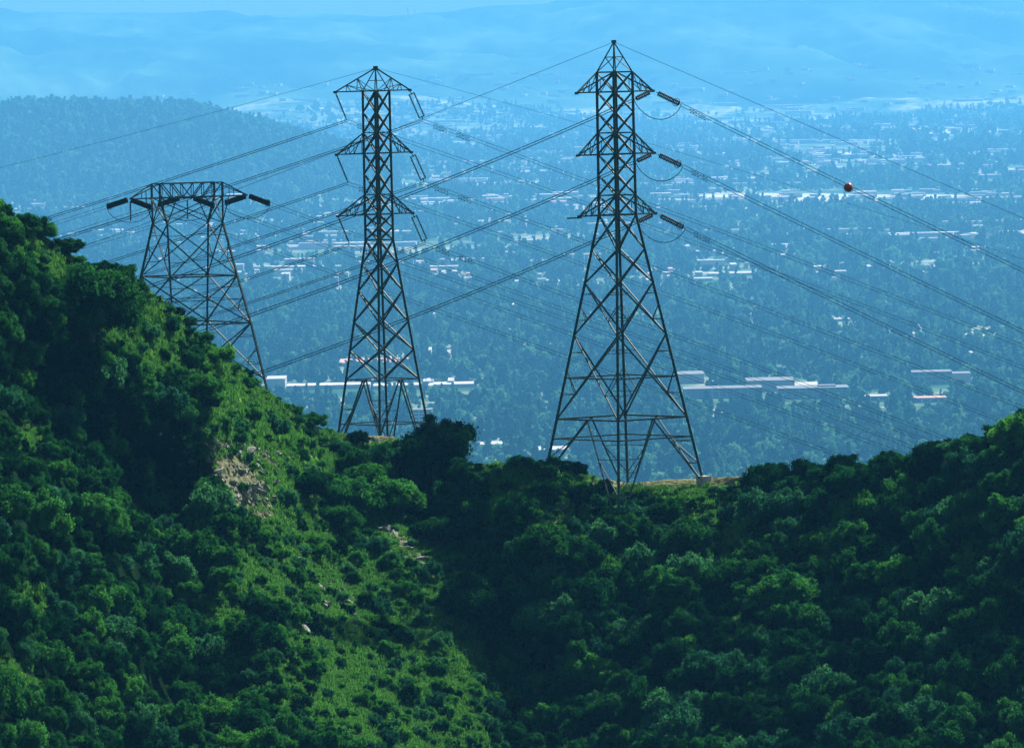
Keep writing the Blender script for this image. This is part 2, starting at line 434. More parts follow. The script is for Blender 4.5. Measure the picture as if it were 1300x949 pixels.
def make_hills():
    cols = np.arange(-700, 2001, 5.0)
    ts = np.concatenate([np.linspace(0, 20, 6), np.linspace(25, 620, 120)])
    Cx, T = np.meshgrid(cols, ts)
    Py = ridge(Cx) + T
    Y = hill_depth(Cx, Py)
    V = Pn(Cx, Py, Y)
    soil = zone(Cx, Py, SOIL).ravel()
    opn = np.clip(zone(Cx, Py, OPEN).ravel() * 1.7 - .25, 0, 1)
    # back of the ridge, row by row from far to near
    top = V[:len(cols)].copy()
    back = []
    for d in np.concatenate([[1100, 700, 450, 300, 200, 130, 85, 55, 35, 20, 11, 5, 2]]):
        p = top.copy(); s = 1 + d / top[:, 1]
        p[:, 1] += d; p[:, 0] *= s
        p[:, 2] = np.maximum(top[:, 2] - 0.55 * (math.sqrt(d*d + 100) - 10), GROUND - 6)
        back.append(p)
    # and the slope goes on down towards the canyon under the picture
    low = V[-len(cols):].copy(); fr = []
    for d in (15, 40, 90, 160, 260):
        p = low.copy(); p[:, 1] -= d; p[:, 2] = np.maximum(low[:, 2] - 0.7 * d, GROUND - 6); fr.append(p)
    nb = len(back)
    V = np.concatenate(back + [V] + fr)
    soil = np.concatenate([np.tile(soil[:len(cols)], nb), soil, np.zeros(len(cols) * len(fr))])
    opn = np.concatenate([np.tile(opn[:len(cols)], nb), opn, np.zeros(len(cols) * len(fr))])
    nx = len(cols); ny = len(V) // nx
    i = (np.arange(ny - 1)[:, None] * nx + np.arange(nx - 1)[None]).ravel()
    faces = np.stack([i, i + nx, i + 1 + nx, i + 1], 1)
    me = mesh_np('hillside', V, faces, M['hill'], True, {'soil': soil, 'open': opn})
    o = link('hillside', me)
    tag(o, 'steep brushy hills with grass openings and a saddle between', None, None, 'structure')
    return BVHTree.FromPolygons([tuple(v) for v in V], [tuple(f) for f in faces])
HILL = make_hills()
def drop(x, y):
    h = HILL.ray_cast(Vector((x, y, 400)), Vector((0, 0, -1)))
    return h[0].z if h[0] else GROUND

# ------------------------------------------------------------------ haze
mh = bpy.data.materials.new('haze_air'); mh.use_nodes = True
hn = mh.node_tree.nodes; hn.remove(hn['Principled BSDF'])
pv = hn.new('ShaderNodeVolumePrincipled')
pv.inputs['Color'].default_value = HAZE_COLOR
pv.inputs['Density'].default_value = HAZE_DENSITY
pv.inputs['Anisotropy'].default_value = HAZE_G
mh.node_tree.links.new(pv.outputs[0], hn['Material Output'].inputs['Volume'])
hb = MB(); hb.box((0, 24700, GROUND - 12), 60000, 58000, -GROUND + 12 + 600)
haze = hb.build('haze', mh)
tag(haze, 'pale blue haze lying over the whole valley', 'haze', None, 'stuff')

# white volume added behind the mountains to brighten the sky strip, outside the haze
mc = bpy.data.materials.new('sky_brightening_air'); mc.use_nodes = True
cn = mc.node_tree.nodes; cn.remove(cn['Principled BSDF'])
cv = cn.new('ShaderNodeVolumePrincipled')
cv.inputs['Color'].default_value = (0.93, 0.95, 0.97, 1); cv.inputs['Density'].default_value = 3e-4; cv.inputs['Anisotropy'].default_value = 0.35
mc.node_tree.links.new(cv.outputs[0], cn['Material Output'].inputs['Volume'])
cvv, cff, ck, cm = [], [], 48, 24
for i in range(cm + 1):
    for j in range(ck):
        a, b2 = math.pi * i / cm, 2 * math.pi * j / ck
        p = Vector((math.sin(a) * math.cos(b2), math.sin(a) * math.sin(b2), math.cos(a)))
        w = 1 + .12 * noise.fractal(p * 3, 1, 2, 4)
        cvv.append((p.x * w * 60000, 82000 + p.y * w * 12000, 1500 + p.z * w * 3000))
cff = [(i*ck + j, (i+1)*ck + j, (i+1)*ck + (j+1) % ck, i*ck + (j+1) % ck) for i in range(cm) for j in range(ck)]
cme = bpy.data.meshes.new('cloud'); cme.from_pydata(cvv, [], cff); cme.materials.append(mc)
tag(link('cloud', cme), 'added white bank behind the far mountains that brightens the low sky', 'cloud', None, 'stuff')

# ------------------------------------------------------------------ lattice towers
def corners(a, b, z): return [Vector((a, -b, z)), Vector((a, b, z)), Vector((-a, b, z)), Vector((-a, -b, z))]
def lerp_prof(prof, z):
    zs = [p[0] for p in prof]
    return (float(np.interp(z, zs, [p[1] for p in prof])), float(np.interp(z, zs, [p[2] for p in prof])))

def tower_root(name, label, base, rot):
    e = bpy.data.objects.new(name, None); COL.objects.link(e)
    e.empty_display_size = 2
    e.location = base; e.rotation_euler = (0, 0, rot)
    tag(e, label, 'power pylon')
    return e

def legs_and_feet(root, prof, ztop, legw, foot=.85):
    """four legs, each bent where the profile bends and carried down to the hillside"""
    mw = Matrix.Translation(root.location) @ Matrix.Rotation(root.rotation_euler.z, 4, 'Z')
    feet = []
    for k, (sx, sy) in enumerate(((1, -1), (1, 1), (-1, 1), (-1, -1))):
        (z0, a0, b0), (z1, a1, b1) = prof[0], prof[1]
        ga, gb = (a0 - a1) / (z1 - z0), (b0 - b1) / (z1 - z0)
        z = z0 + 6
        while z > z0 - 25:
            a, b_ = (lerp_prof(prof, z) if z > z0 else (a0 + ga * (z0 - z), b0 + gb * (z0 - z)))
            w = mw @ Vector((sx * a, sy * b_, z))
            if w.z <= drop(w.x, w.y): break
            z -= 0.1
        a, b_ = (lerp_prof(prof, z) if z > z0 else (a0 + ga * (z0 - z), b0 + gb * (z0 - z)))
        ft = Vector((sx * a, sy * b_, z)); feet.append(ft)
        mb = MB()
        pts = [ft] + [Vector((sx * p[1], sy * p[2], p[0])) for p in prof if z + 0.5 < p[0] <= ztop + 1e-3]
        for p, q in zip(pts, pts[1:]): mb.bar(p, q, legw)
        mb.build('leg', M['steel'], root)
        if foot:
            fb = MB(); fb.box(ft + Vector((0, 0, -0.9)), 1.1, 1.1, .9 + foot); fb.build('footing', M['concrete'], root)
    return feet

def face_pts(prof, z, i):
    a, b_ = lerp_prof(prof, z); c = corners(a, b_, z)
    return c[i], c[(i + 1) % 4]

def bracing(root, prof, panels, rings, feet, kz, w, kbase=None):
    """one lattice mesh per face: X panels, rings, and the K down to the feet"""
    for i in range(4):
        mb = MB()
        for (z0, z1, ww) in panels:
            a0, b0 = face_pts(prof, z0, i); a1, b1 = face_pts(prof, z1, i)
            mb.bar(a0, b1, ww); mb.bar(b0, a1, ww)
            if z1 - z0 > 4.5:
                zm = (z0 + z1) / 2; x = (a0 + b1) / 2
                am, bm_ = face_pts(prof, zm, i)
                wa = (a1 - b1).length / ((a0 - b0).length + (a1 - b1).length)
                zc = z1 - (z1 - z0) * wa; ac, bc = face_pts(prof, zc, i)
                mid = (ac + bc) / 2
                for e, (lo, hi) in ((0, (a0, a1)), (1, (b0, b1))):
                    q1 = (lo + mid) / 2; q2 = (hi + mid) / 2
                    mb.bar(q1, lo.lerp(hi, (q1.z - lo.z) / (hi.z - lo.z)), 0.07)
                    mb.bar(q2, lo.lerp(hi, (q2.z - lo.z) / (hi.z - lo.z)), 0.07)
                    mb.bar(q1, lo.lerp(hi, (mid.z - lo.z) / (hi.z - lo.z)), 0.07)
        for (z, ww) in rings:
            a0, b0 = face_pts(prof, z, i); mb.bar(a0, b0, ww)
        if kz is not None:
            a1, b1 = face_pts(prof, kz, i); mid = (a1 + b1) / 2
            fa, fb = feet[i], feet[(i + 1) % 4]
            for (f_, top) in ((fa, a1), (fb, b1)):
                mb.bar(mid, f_, w)
                for t in (0.35, 0.68):
                    q = mid.lerp(f_, t); s_ = (q.z - f_.z) / (top.z - f_.z); mb.bar(q, f_.lerp(top, s_), 0.08)
                q = mid.lerp(f_, 0.35); s_ = (mid.lerp(f_, 0.68).z - f_.z) / (top.z - f_.z); mb.bar(q, f_.lerp(top, s_), 0.07)
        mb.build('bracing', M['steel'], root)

def crossarm(root, prof, zlow, zhigh, tip, w=0.12, apex=None, extra=0):
    s = 1 if tip.x > 0 else -1
    a0, b0 = lerp_prof(prof, zlow)
    lo = [Vector((s * a0, -b0, zlow)), Vector((s * a0, b0, zlow))]
    if apex is None:
        a1, b1 = lerp_prof(prof, zhigh); hi = [Vector((s * a1, -b1, zhigh)), Vector((s * a1, b1, zhigh))]
    else: hi = [apex, apex]
    mb = MB()
    for l_, h_ in zip(lo, hi):
        mb.bar(l_, tip, w); mb.bar(h_, tip, w)
        prev = h_
        st = (0.36, 0.68) if apex is None else (0.45, 0.72)
        for t in st:
            p, q = l_.lerp(tip, t), h_.lerp(tip, t)
            if apex is not None: p = l_.lerp(tip, (t - 0.3) / 0.7)
            mb.bar(p, q, 0.07); mb.bar(p if apex is None else l_, prev if apex is None else q, 0.065); prev = q
    for t in (0.0, 0.36, 0.68): mb.bar(lo[0].lerp(tip, t), lo[1].lerp(tip, t), 0.07)
    mb.bar(lo[0], lo[1].lerp(tip, 0.36), 0.06); mb.bar(lo[1].lerp(tip, 0.36), lo[0].lerp(tip, 0.68), 0.06)
    mb.box(tip + Vector((0, 0, -0.16)), 0.35, 0.2, 0.26)
    if extra:
        mb.bar(tip + Vector((-s * 0.3, 0, -0.15)), tip + Vector((s * extra, 0, -0.15)), 0.14)
    return mb.build('crossarm', M['steel'], root)

def ins_string(name, label, a, b, rad=0.15, double=None, mat='insulator', fit=0.25, rings=False):
    """a chain of insulator discs from a to b (world points); double = gap between two parallel chains"""
    a, b = Vector(a), Vector(b); d = (b - a); L = d.length; d.normalize()
    side = d.cross(Vector((0, 1, 0))).normalized()
    e = bpy.data.objects.new(name, None); COL.objects.link(e); e.location = a; e.empty_display_size = 0.5
    tag(e, label, 'insulator')
    offs = [0] if not double else [-double / 2, double / 2]
    for o_ in offs:
        mb = MB(); pts, rr = [], []
        n = max(6, int((L - 2 * fit) / 0.17))
        for k in range(n):
            t0 = fit + (L - 2 * fit) * k / n; st = (L - 2 * fit) / n
            for dt, r_ in ((0.0, 0.35), (0.1, 1.0), (0.45, 1.0), (0.75, 0.4)):
                pts.append(side * o_ + d * (t0 + st * dt)); rr.append(rad * r_)
        mb.tube(pts, rr, 8)
        mb.build('disc_chain', M[mat], e, smooth=False)
    ha = MB(); hb = MB()
    ha.bar(Vector((0, 0, 0)), d * (fit + .12), 0.08); hb.bar(d * (L - fit - .12), d * L, 0.08)
    if double:
        for t, h_ in ((fit, ha), (L - fit, hb)): h_.bar(side * (-double / 2 - .06) + d * t, side * (double / 2 + .06) + d * t, 0.09)
    if rings:
        up = side * 0.42
        for t in (L - fit - 0.35,):
            pts = [d * (t + 0.35 * math.cos(q)) + up * math.sin(q) for q in [2 * math.pi * k / 14 for k in range(15)]]
            hb.tube([p for p in pts], 0.035, 5, False)
    ha.build('yoke', M['steel'], e); hb.build('yoke', M['steel'], e)
    return e

# ---- right tower (strain tower)
S2 = 870.0 / F
def z2(py): return (605 - py) * S2
base2 = P(791, 605, 870)
c2 = 1 / math.sqrt(2)
prof2 = [(0, 100 * S2 * c2, 100 * S2 * c2), (z2(272), 23.5 * S2 * c2, 23.5 * S2 * c2), (z2(91), 22.6 * S2 * c2, 22.6 * S2 * c2)]
T2 = tower_root('lattice_pylon', 'large dark steel strain pylon on the saddle, right of the other two', base2, R(41))
feet2 = legs_and_feet(T2, prof2, z2(91), 0.27)
bracing(T2, prof2,
        [(z2(530), z2(424), .13), (z2(424), z2(358), .13), (z2(358), z2(316), .13), (z2(316), z2(272), .12), (z2(272), z2(247), .12), (z2(247), z2(221), .13), (z2(221), z2(195), .13),
         (z2(195), z2(168), .13), (z2(168), z2(142), .13), (z2(142), z2(116), .13), (z2(116), z2(91), .12)],
        [(z2(555), .13), (z2(530), .17), (z2(478), .14), (z2(272), .16), (z2(247), .12), (z2(195), .15), (z2(168), .12), (z2(116), .15), (z2(91), .14)],
        feet2, z2(530), .12)
tip2r = 49 * S2 / math.cos(R(41))
for (lo, hi) in ((116, 91), (195, 168), (272, 247)):
    for s_ in (1, -1):
        crossarm(T2, prof2, z2(lo), z2(hi), Vector((s_ * tip2r, 0, z2(lo))), 0.13, extra=(-1.6 if (lo == 272 and s_ < 0) else 0) * -1)
mb = MB(); pk = Vector((0, 0, z2(53)))
for i in range(4):
    a, b_ = face_pts(prof2, z2(91), i); mb.bar(a, pk, 0.13)
    mb.bar(a.lerp(pk, .5), b_.lerp(pk, .5), 0.08); mb.bar(a, b_.lerp(pk, .5), 0.07)
mb.box(pk + Vector((0, 0, -.1)), .5, .2, .3)
mb.build('peak', M['steel'], T2)

# ---- middle tower (suspension tower)
Y1 = 905.0; S1 = Y1 / F
def z1(py): return (545 - py) * S1
base1 = P(487, 545, Y1)
prof1 = [(0, 57 * S1 * c2, 57 * S1 * c2), (z1(304), 17.6 * S1 * c2, 17.6 * S1 * c2), (z1(115), 17.0 * S1 * c2, 17.0 * S1 * c2)]
T1 = tower_root('lattice_pylon', 'slender dark steel suspension pylon, middle one of the three', base1, R(41))
feet1 = legs_and_feet(T1, prof1, z1(115), 0.24, .15)
lv = [481, 444, 408, 368.5, 334, 304, 288, 271.5, 246.5, 220, 194, 168, 142, 115]
bracing(T1, prof1, [(z1(a), z1(b_), .13) for a, b_ in zip(lv, lv[1:])],
        [(z1(537), .11), (z1(481), .1), (z1(304), .12), (z1(271.5), .13), (z1(246.5), .1), (z1(194), .13), (z1(168), .1), (z1(115), .14)], feet1, z1(481), .13)
pk1 = Vector((0, 0, z1(86)))
LL, LR = 51 * S1 / math.cos(R(41)), 42.5 * S1 / math.cos(R(41))
for (lo, hi) in ((115, 86), (194, 168), (271.5, 246.5)):
    for s_, L_ in ((1, LR), (-1, LL)):
        crossarm(T1, prof1, z1(lo), z1(hi), Vector((s_ * L_, 0, z1(lo))), 0.12, apex=pk1 if lo == 115 else None)
mb = MB()
for i in range(4):
    a, b_ = face_pts(prof1, z1(115), i); mb.bar(a, pk1, 0.11); mb.bar(a.lerp(pk1, .45), b_.lerp(pk1, .45), 0.07)
mb.box(pk1 + Vector((0, 0, -.15)), .45, .25, .35)
mb.build('peak', M['steel'], T1)

# ---- left tower (flat portal type) behind the ridge
Y0 = 960.0; S0 = Y0 / F
def z0(py): return (480 - py) * S0
base0 = P(243, 480, Y0)
def ab(a, b_): return (a * S0, b_ * S0)
prof0 = [(z0(480), *ab(60, 92)), (z0(410), *ab(54, 68)), (z0(350), *ab(46.5, 46)), (z0(283), *ab(38.5, 23)), (z0(250), *ab(43.4, 12.8)), (z0(232), *ab(43.4, 12.8))]
T0 = tower_root('lattice_pylon', 'low wide flat-topped steel pylon standing behind the left slope', base0, R(26))
feet0 = legs_and_feet(T0, prof0, z0(232), 0.2, .3)
bracing(T0, prof0, [(z0(480), z0(410), .13), (z0(410), z0(350), .13), (z0(350), z0(283), .12), (z0(283), z0(250), .1)],
        [(z0(410), .15), (z0(380), .07), (z0(350), .15)], feet0, z0(480), .12)
mb = MB(); a_, b_ = ab(43.4, 12.8); zt, zb = z0(232), z0(250)
for sy in (-1, 1):
    mb.bar((-a_, sy * b_, zt), (a_, sy * b_, zt), .13); mb.bar((-a_, sy * b_, zb), (a_, sy * b_, zb), .15)
    n = 6
    for k in range(n):
        x0, x1 = -a_ + 2 * a_ * k / n, -a_ + 2 * a_ * (k + 1) / n
        if k < n / 2: mb.bar((x0, sy * b_, zt), (x1, sy * b_, zb), .1)
        else: mb.bar((x0, sy * b_, zb), (x1, sy * b_, zt), .1)
        mb.bar((x1, sy * b_, zt), (x1, sy * b_, zb), .07)
for k in range(7):
    x0 = -a_ + 2 * a_ * k / 6; mb.bar((x0, -b_, zt), (x0, b_, zt), .07); mb.bar((x0, -b_, zb), (x0, b_, zb), .07)
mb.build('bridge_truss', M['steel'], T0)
tips0 = {}
for s_ in (-1, 1):
    tip = Vector((s_ * (84 if s_ > 0 else 80) * S0, 0, zb)); tips0[s_] = tip
    mb = MB()
    for sy in (-1, 1):
        mb.bar((s_ * a_, sy * b_, zt), tip, .11); mb.bar((s_ * a_, sy * b_, zb), tip, .12)
        mb.bar(Vector((s_ * a_, sy * b_, zb)).lerp(tip, .45), Vector((s_ * a_, sy * b_, zt)).lerp(tip, .45), .07)
    mb.build('crossarm', M['steel'], T0)
# diagonals from the leg tops up to the bridge on the long faces
a2_, b2_ = lerp_prof(prof0, z0(283))
for sy in (-1, 1):
    mb = MB()
    for sx in (-1, 1):
        mb.bar((sx * a2_, sy * b2_, z0(283)), (sx * a_ * .45, sy * b_, zb), .1)
        mb.bar((sx * a2_, sy * b2_, z0(283)), (sx * a_ * 1.25, sy * b_ * .6, zb), .09)
    mb.bar((-a_ * .45, sy * b_, zb - .1), (a_ * .45, sy * b_, zb - .1), .09)
    mb.build('knee_brace', M['steel'], T0)

def wpt(root, p):
    return Matrix.Translation(root.location) @ Matrix.Rotation(root.rotation_euler.z, 4, 'Z') @ Vector(p)

# ------------------------------------------------------------------ wires
def wire_pts(ax, ay, Ya, m1, m2, dx_from, dx_to, k, n=48):
    """points of a line leaving (ax, ay) at depth Ya: fall m1 per unit + sag m2, depth changing k metres per metre sideways"""
    pts = []
    for i in range(n + 1):
        dx = dx_from + (dx_to - dx_from) * i / n; ad = abs(dx)
        pts.append(P(ax + dx, ay + m1 * ad + m2 * ad * ad, Ya + k * dx * Ya / F))
    return pts

def conductor(label, pts, gap=0.34, r=0.030, clamps=True, cat='power line', group='conductors strung between the pylons'):
    e = bpy.data.objects.new('twin_conductor', None); COL.objects.link(e); e.location = pts[0]; e.empty_display_size = 0.5
    tag(e, label, cat, group)
    o = pts[0]
    for s_ in (-1, 1):
        mb = MB(); mb.tube([p - o + Vector((0, 0, s_ * gap / 2)) for p in pts], r, 5); mb.build('wire', M['wire'], e, smooth=True)
    if clamps:
        d = (pts[1] - pts[0]).normalized()
        for t in clamps if isinstance(clamps, (list, tuple)) else (1.4, 2.4):
            p = d * t; mb = MB()
            for s_ in (-1, 1):
                q = p + Vector((0, 0, s_ * gap / 2)); mb.bar(q - Vector((0, 0, .18)) - d * .35, q - Vector((0, 0, .18)) + d * .35, .05)
                for u in (-.35, .35): mb.box(q + d * u - Vector((0, 0, .25)), .10, .09, .11)
                mb.bar(q, q - Vector((0, 0, .18)), .05)
            mb.build('damper', M['wire'], e)
    return e

def earth_wire(label, pts, r=0.022):
    mb = MB(); o = pts[0]; mb.tube([p - o for p in pts], r, 5)
    w = mb.build('earth_wire', M['wire'], None, o, True)
    tag(w, label, 'earth wire')

NM = ['top', 'middle', 'bottom']
GRP = 'conductors strung between the pylons'
# right tower
for i, (lo, sx, sy) in enumerate(((116, 865, 133), (195, 867, 211), (272, 870, 289.5))):
    tip = wpt(T2, (tip2r, 0, z2(lo))); tx, ty = proj(np.array(tip)); Yt = tip.y
    k = -0.25
    end = P(sx, sy, Yt + k * (sx - tx) * Yt / F)
    near = tip + (end - tip) * 0.12
    ins_string('insulator_string', f'dark double insulator string slanting down right from the {NM[i]} arm of the right pylon', near, end, .17, .27, rings=True)
    pts = wire_pts(sx, sy, end.y, .492, -1.6e-5, 0, 900, k)
    conductor(f'{NM[i]} twin line falling right from the right pylon' + (', carrying the red ball' if i == 0 else ''), pts)
    # towards the left: short dark string, then the line passes behind the tower body
    lx, ly = tx - 24, ty + 11.5
    endl = P(lx, ly, Yt + 0.35 * 24 * Yt / F)
    ins_string('insulator_string', f'short dark insulator string left of the {NM[i]} arm tip of the right pylon', tip + (endl - tip) * .08, endl, .16, .25)
    pts = wire_pts(lx, ly, endl.y, .452, -1.1e-4, 0, -620, -0.35)
    conductor(f'{NM[i]} twin line falling to the left from the right pylon, crossing the middle pylon', pts, gap=.26, r=.042, clamps=False)
    # jumper loop
    mb = MB(); pj = []
    for q in range(21):
        t = q / 20; p = endl.lerp(end, t); p = p + Vector((0, 0, -1.75 * (1 - (2 * t - 1) ** 2) ** .75)); pj.append(p - endl)
    mb.tube(pj, .04, 5); o = mb.build('jumper_cable', M['wire'], None, endl, True)
    tag(o, f'slack jumper cable looping under the {NM[i]} right arm of the right pylon', 'cable')
p2 = wpt(T2, pk); x2, y2_ = proj(np.array(p2))
earth_wire('thin earth wire falling right from the peak of the right pylon', wire_pts(x2, y2_, p2.y, .43, 0, 0, 800, -.25))
earth_wire('thin earth wire falling left from the peak of the right pylon', wire_pts(x2, y2_, p2.y, .405, -3e-5, 0, -760, -.3))

# middle tower
for i, lo in enumerate((115, 194, 271.5)):
    for s_, L_, nm in ((-1, LL, 'left'), (1, LR, 'right')):
        tip = wpt(T1, (s_ * L_, 0, z1(lo))); tx, ty = proj(np.array(tip))
        dx, dy = ((14.5, 35) if s_ < 0 else (16.5, 37.5))
        e = P(tx + dx, ty + dy, tip.y - 0.9)
        ins_string('insulator_string', f'{"single slim" if s_ < 0 else "double"} insulator string hanging slanted from the {NM[i]} {nm} arm of the middle pylon',
                   tip + (e - tip) * .05, e, .10, None if s_ < 0 else .55, mat='insulator_grey' if s_ > 0 else 'insulator', fit=.3)
        ex, ey = tx + dx, ty + dy + 1.5
        if s_ > 0: conductor(f'{NM[i]} twin line falling to the right from the right arms of the middle pylon', wire_pts(ex, ey, e.y, .366, 1.2e-5, 0, 1150, -.1, 60), r=.021, clamps=(1.6, 2.3, 4.2, 4.9))
        else: conductor(f'{NM[i]} twin line falling to the right from the left arms of the middle pylon', wire_pts(ex, ey, e.y, .335, 3.4e-5, 0, 1200, -.1, 60), r=.019, clamps=(1.6, 2.2))
        conductor(f'{NM[i]} twin line falling to the left from the {nm} arms of the middle pylon', wire_pts(ex, ey, e.y, .34 if s_ < 0 else .345, -4.0e-5, 0, -700, -.2), gap=.2, r=.034, clamps=False)
p1 = wpt(T1, pk1); x1, y1_ = proj(np.array(p1))
earth_wire('thin earth wire falling right from the peak of the middle pylon', wire_pts(x1, y1_, p1.y, .262, 4e-5, 0, 1100, -.1), .015)
earth_wire('thin earth wire falling left from the peak of the middle pylon', wire_pts(x1, y1_, p1.y, .28, -3e-5, 0, -600, -.2), .017)

# left tower
for nm, att in (('left', tips0[-1]), ('centre', Vector((0, 0, zb))), ('right', tips0[1])):
    pw = wpt(T0, att); tx, ty = proj(np.array(pw))
    for s_, side in ((-1, 'left'), (1, 'right')):
        off = (-10 if s_ < 0 else 8) if nm == 'centre' else s_ * 2
        ax, ay = tx + off, ty + 1
        L_ = 27
        e = P(ax + s_ * L_, ay + (10 if s_ > 0 else 9), pw.y - s_ * 1.2 * L_ * S0)
        a0 = P(ax, ay, pw.y)
        ins_string('insulator_string', f'thick dark insulator string stretched down {side} from the {nm} point of the flat-topped pylon', a0, e, .18, .28, rings=True, fit=.15)
        ex, ey = proj(np.array(e))
        conductor(f'twin line running down {side} from the {nm} point of the flat-topped pylon', wire_pts(float(ex), float(ey), e.y, .36 if s_ > 0 else .33, (0 if s_ > 0 else -1.2e-4), 0, s_ * (900 if s_ > 0 else 420), -.4), r=.02, clamps=False)
        if s_ < 0: eL = e
        else: eR = e
    if nm != 'right':
        b0 = pw + Vector((0.1 if nm == 'left' else 0, 0, -.3)); b1 = b0 + Vector((0, 0, -2.2))
        ins_string('insulator_string', f'upright insulator string hanging under the {nm} point of the flat-topped pylon', b0, b1, .11, None, fit=.1)
    mb = MB(); pj = []
    for q in range(21):
        t = q / 20; p = eL.lerp(eR, t) + Vector((0, 0, -1.7 * (1 - (2 * t - 1) ** 2) ** .6)); pj.append(p - eL)
    mb.tube(pj, .035, 5); o = mb.build('jumper_cable', M['wire'], None, eL, True)
    tag(o, f'slack jumper cable looping below the {nm} point of the flat-topped pylon', 'cable')

# red marker ball
bx = P(1077, 238, 870 - .25 * (1077 - 828) * .08)
e = bpy.data.objects.new('marker_ball', None); COL.objects.link(e); e.location = bx
tag(e, 'red aircraft warning ball on the top line right of the right pylon', 'marker ball')
def sphere_mb(r, n=24, m_=16, sc=(1, 1, 1)):
    mb = MB(); rr, pts = [], []
    for i in range(m_ + 1):
        a = math.pi * i / m_; pts.append(Vector((0, 0, -r * math.cos(a)))); rr.append(max(1e-3, r * math.sin(a)))
    mb.tube(pts, rr, n, False); return mb
sb = sphere_mb(.48); sb.build('shell', M['ball'], e, smooth=True)
bb = MB(); bb.tube([(math.cos(2*math.pi*k/24)*.485, math.sin(2*math.pi*k/24)*.485, 0) for k in range(25)], .018, 5, False); bb.build('clamp_band', M['ball_band'], e)

# ------------------------------------------------------------------ plants
def leaf_cloud(seed, n_clump, n_leaf, leaf, shape=(1, 1, .75), lift=.55, clump=(.13, .36), core=True, cone=0.0, flat=.0):
    """leaves in clumps through an uneven dome; local size about 1 in radius. returns verts, quads, tint"""
    g = np.random.default_rng(seed)
    V, Fc, T = [], [], []
    cs = []
    for i in range(n_clump):
        u = g.normal(size=3); u /= np.linalg.norm(u)
        if u[2] < -.35: u[2] = -u[2]
        r = g.uniform(.3, 1.0) ** .55 * g.choice([.85, .95, 1.08])
        c = u * r * np.array(shape)
        c[2] += lift
        if cone: 
            h = g.uniform(0, 1); rad = (1 - h) * .9 + .08; a = g.uniform(0, 6.28)
            rr = rad * math.sqrt(g.uniform(.2, 1)); c = np.array([math.cos(a) * rr * shape[0], math.sin(a) * rr * shape[1], h * cone + .1])
        cs.append((c, g.uniform(*clump) * (1 if not cone else (1.1 - .6 * h)), g.uniform(0, 1)))
    per = n_leaf // n_clump
    base = 0
    for (c, rad, ti) in cs:
        u = g.normal(size=(per, 3)); u /= np.linalg.norm(u, axis=1)[:, None]
        rr = rad * g.uniform(.55, 1.12, (per, 1)) * np.array([[1, 1, .8]])
        p = c + u * rr
        nrm = u * .8 + g.normal(size=(per, 3)) * .55; nrm[:, 2] += flat
        nrm /= np.linalg.norm(nrm, axis=1)[:, None]
        t = np.cross(nrm, g.normal(size=(per, 3))); t /= np.linalg.norm(t, axis=1)[:, None]
        b_ = np.cross(nrm, t)
        s = leaf * g.uniform(.6, 1.4, (per, 1))
        q = np.stack([p - t * s, p - b_ * s * .55, p + t * s, p + b_ * s * .55], 1)
        V.append(q.reshape(-1, 3)); T.append(np.repeat(np.clip(ti + g.normal(size=per) * .12, 0, 1), 4))
    V = np.concatenate(V); T = np.concatenate(T)
    Fc = np.arange(len(V)).reshape(-1, 4)
    if core:   # inner twigs and leaves that close the crown
        for (c, rad, ti) in cs:
            k = 6; n0 = len(V); vv = []
            for i in range(4):
                a = math.pi * (i + .5) / 4
                for j in range(k):
                    b2 = 2 * math.pi * j / k; w = rad * .62 * (1 + .2 * g.normal())
                    vv.append(c + np.array([math.sin(a) * math.cos(b2), math.sin(a) * math.sin(b2), math.cos(a)]) * w)
            V = np.concatenate([V, np.array(vv)]); T = np.concatenate([T, np.full(len(vv), ti)])
            ff = [(n0 + i*k + j, n0 + i*k + (j+1) % k, n0 + (i+1)*k + (j+1) % k, n0 + (i+1)*k + j) for i in range(3) for j in range(k)]
            Fc = np.concatenate([Fc, np.array(ff)])
    return V, Fc, T

def crown_mesh(name, mat, *a, **k):
    V, Fc, T = leaf_cloud(*a, **k)
    return mesh_np(name, V, Fc, mat, False, {'tint': T})

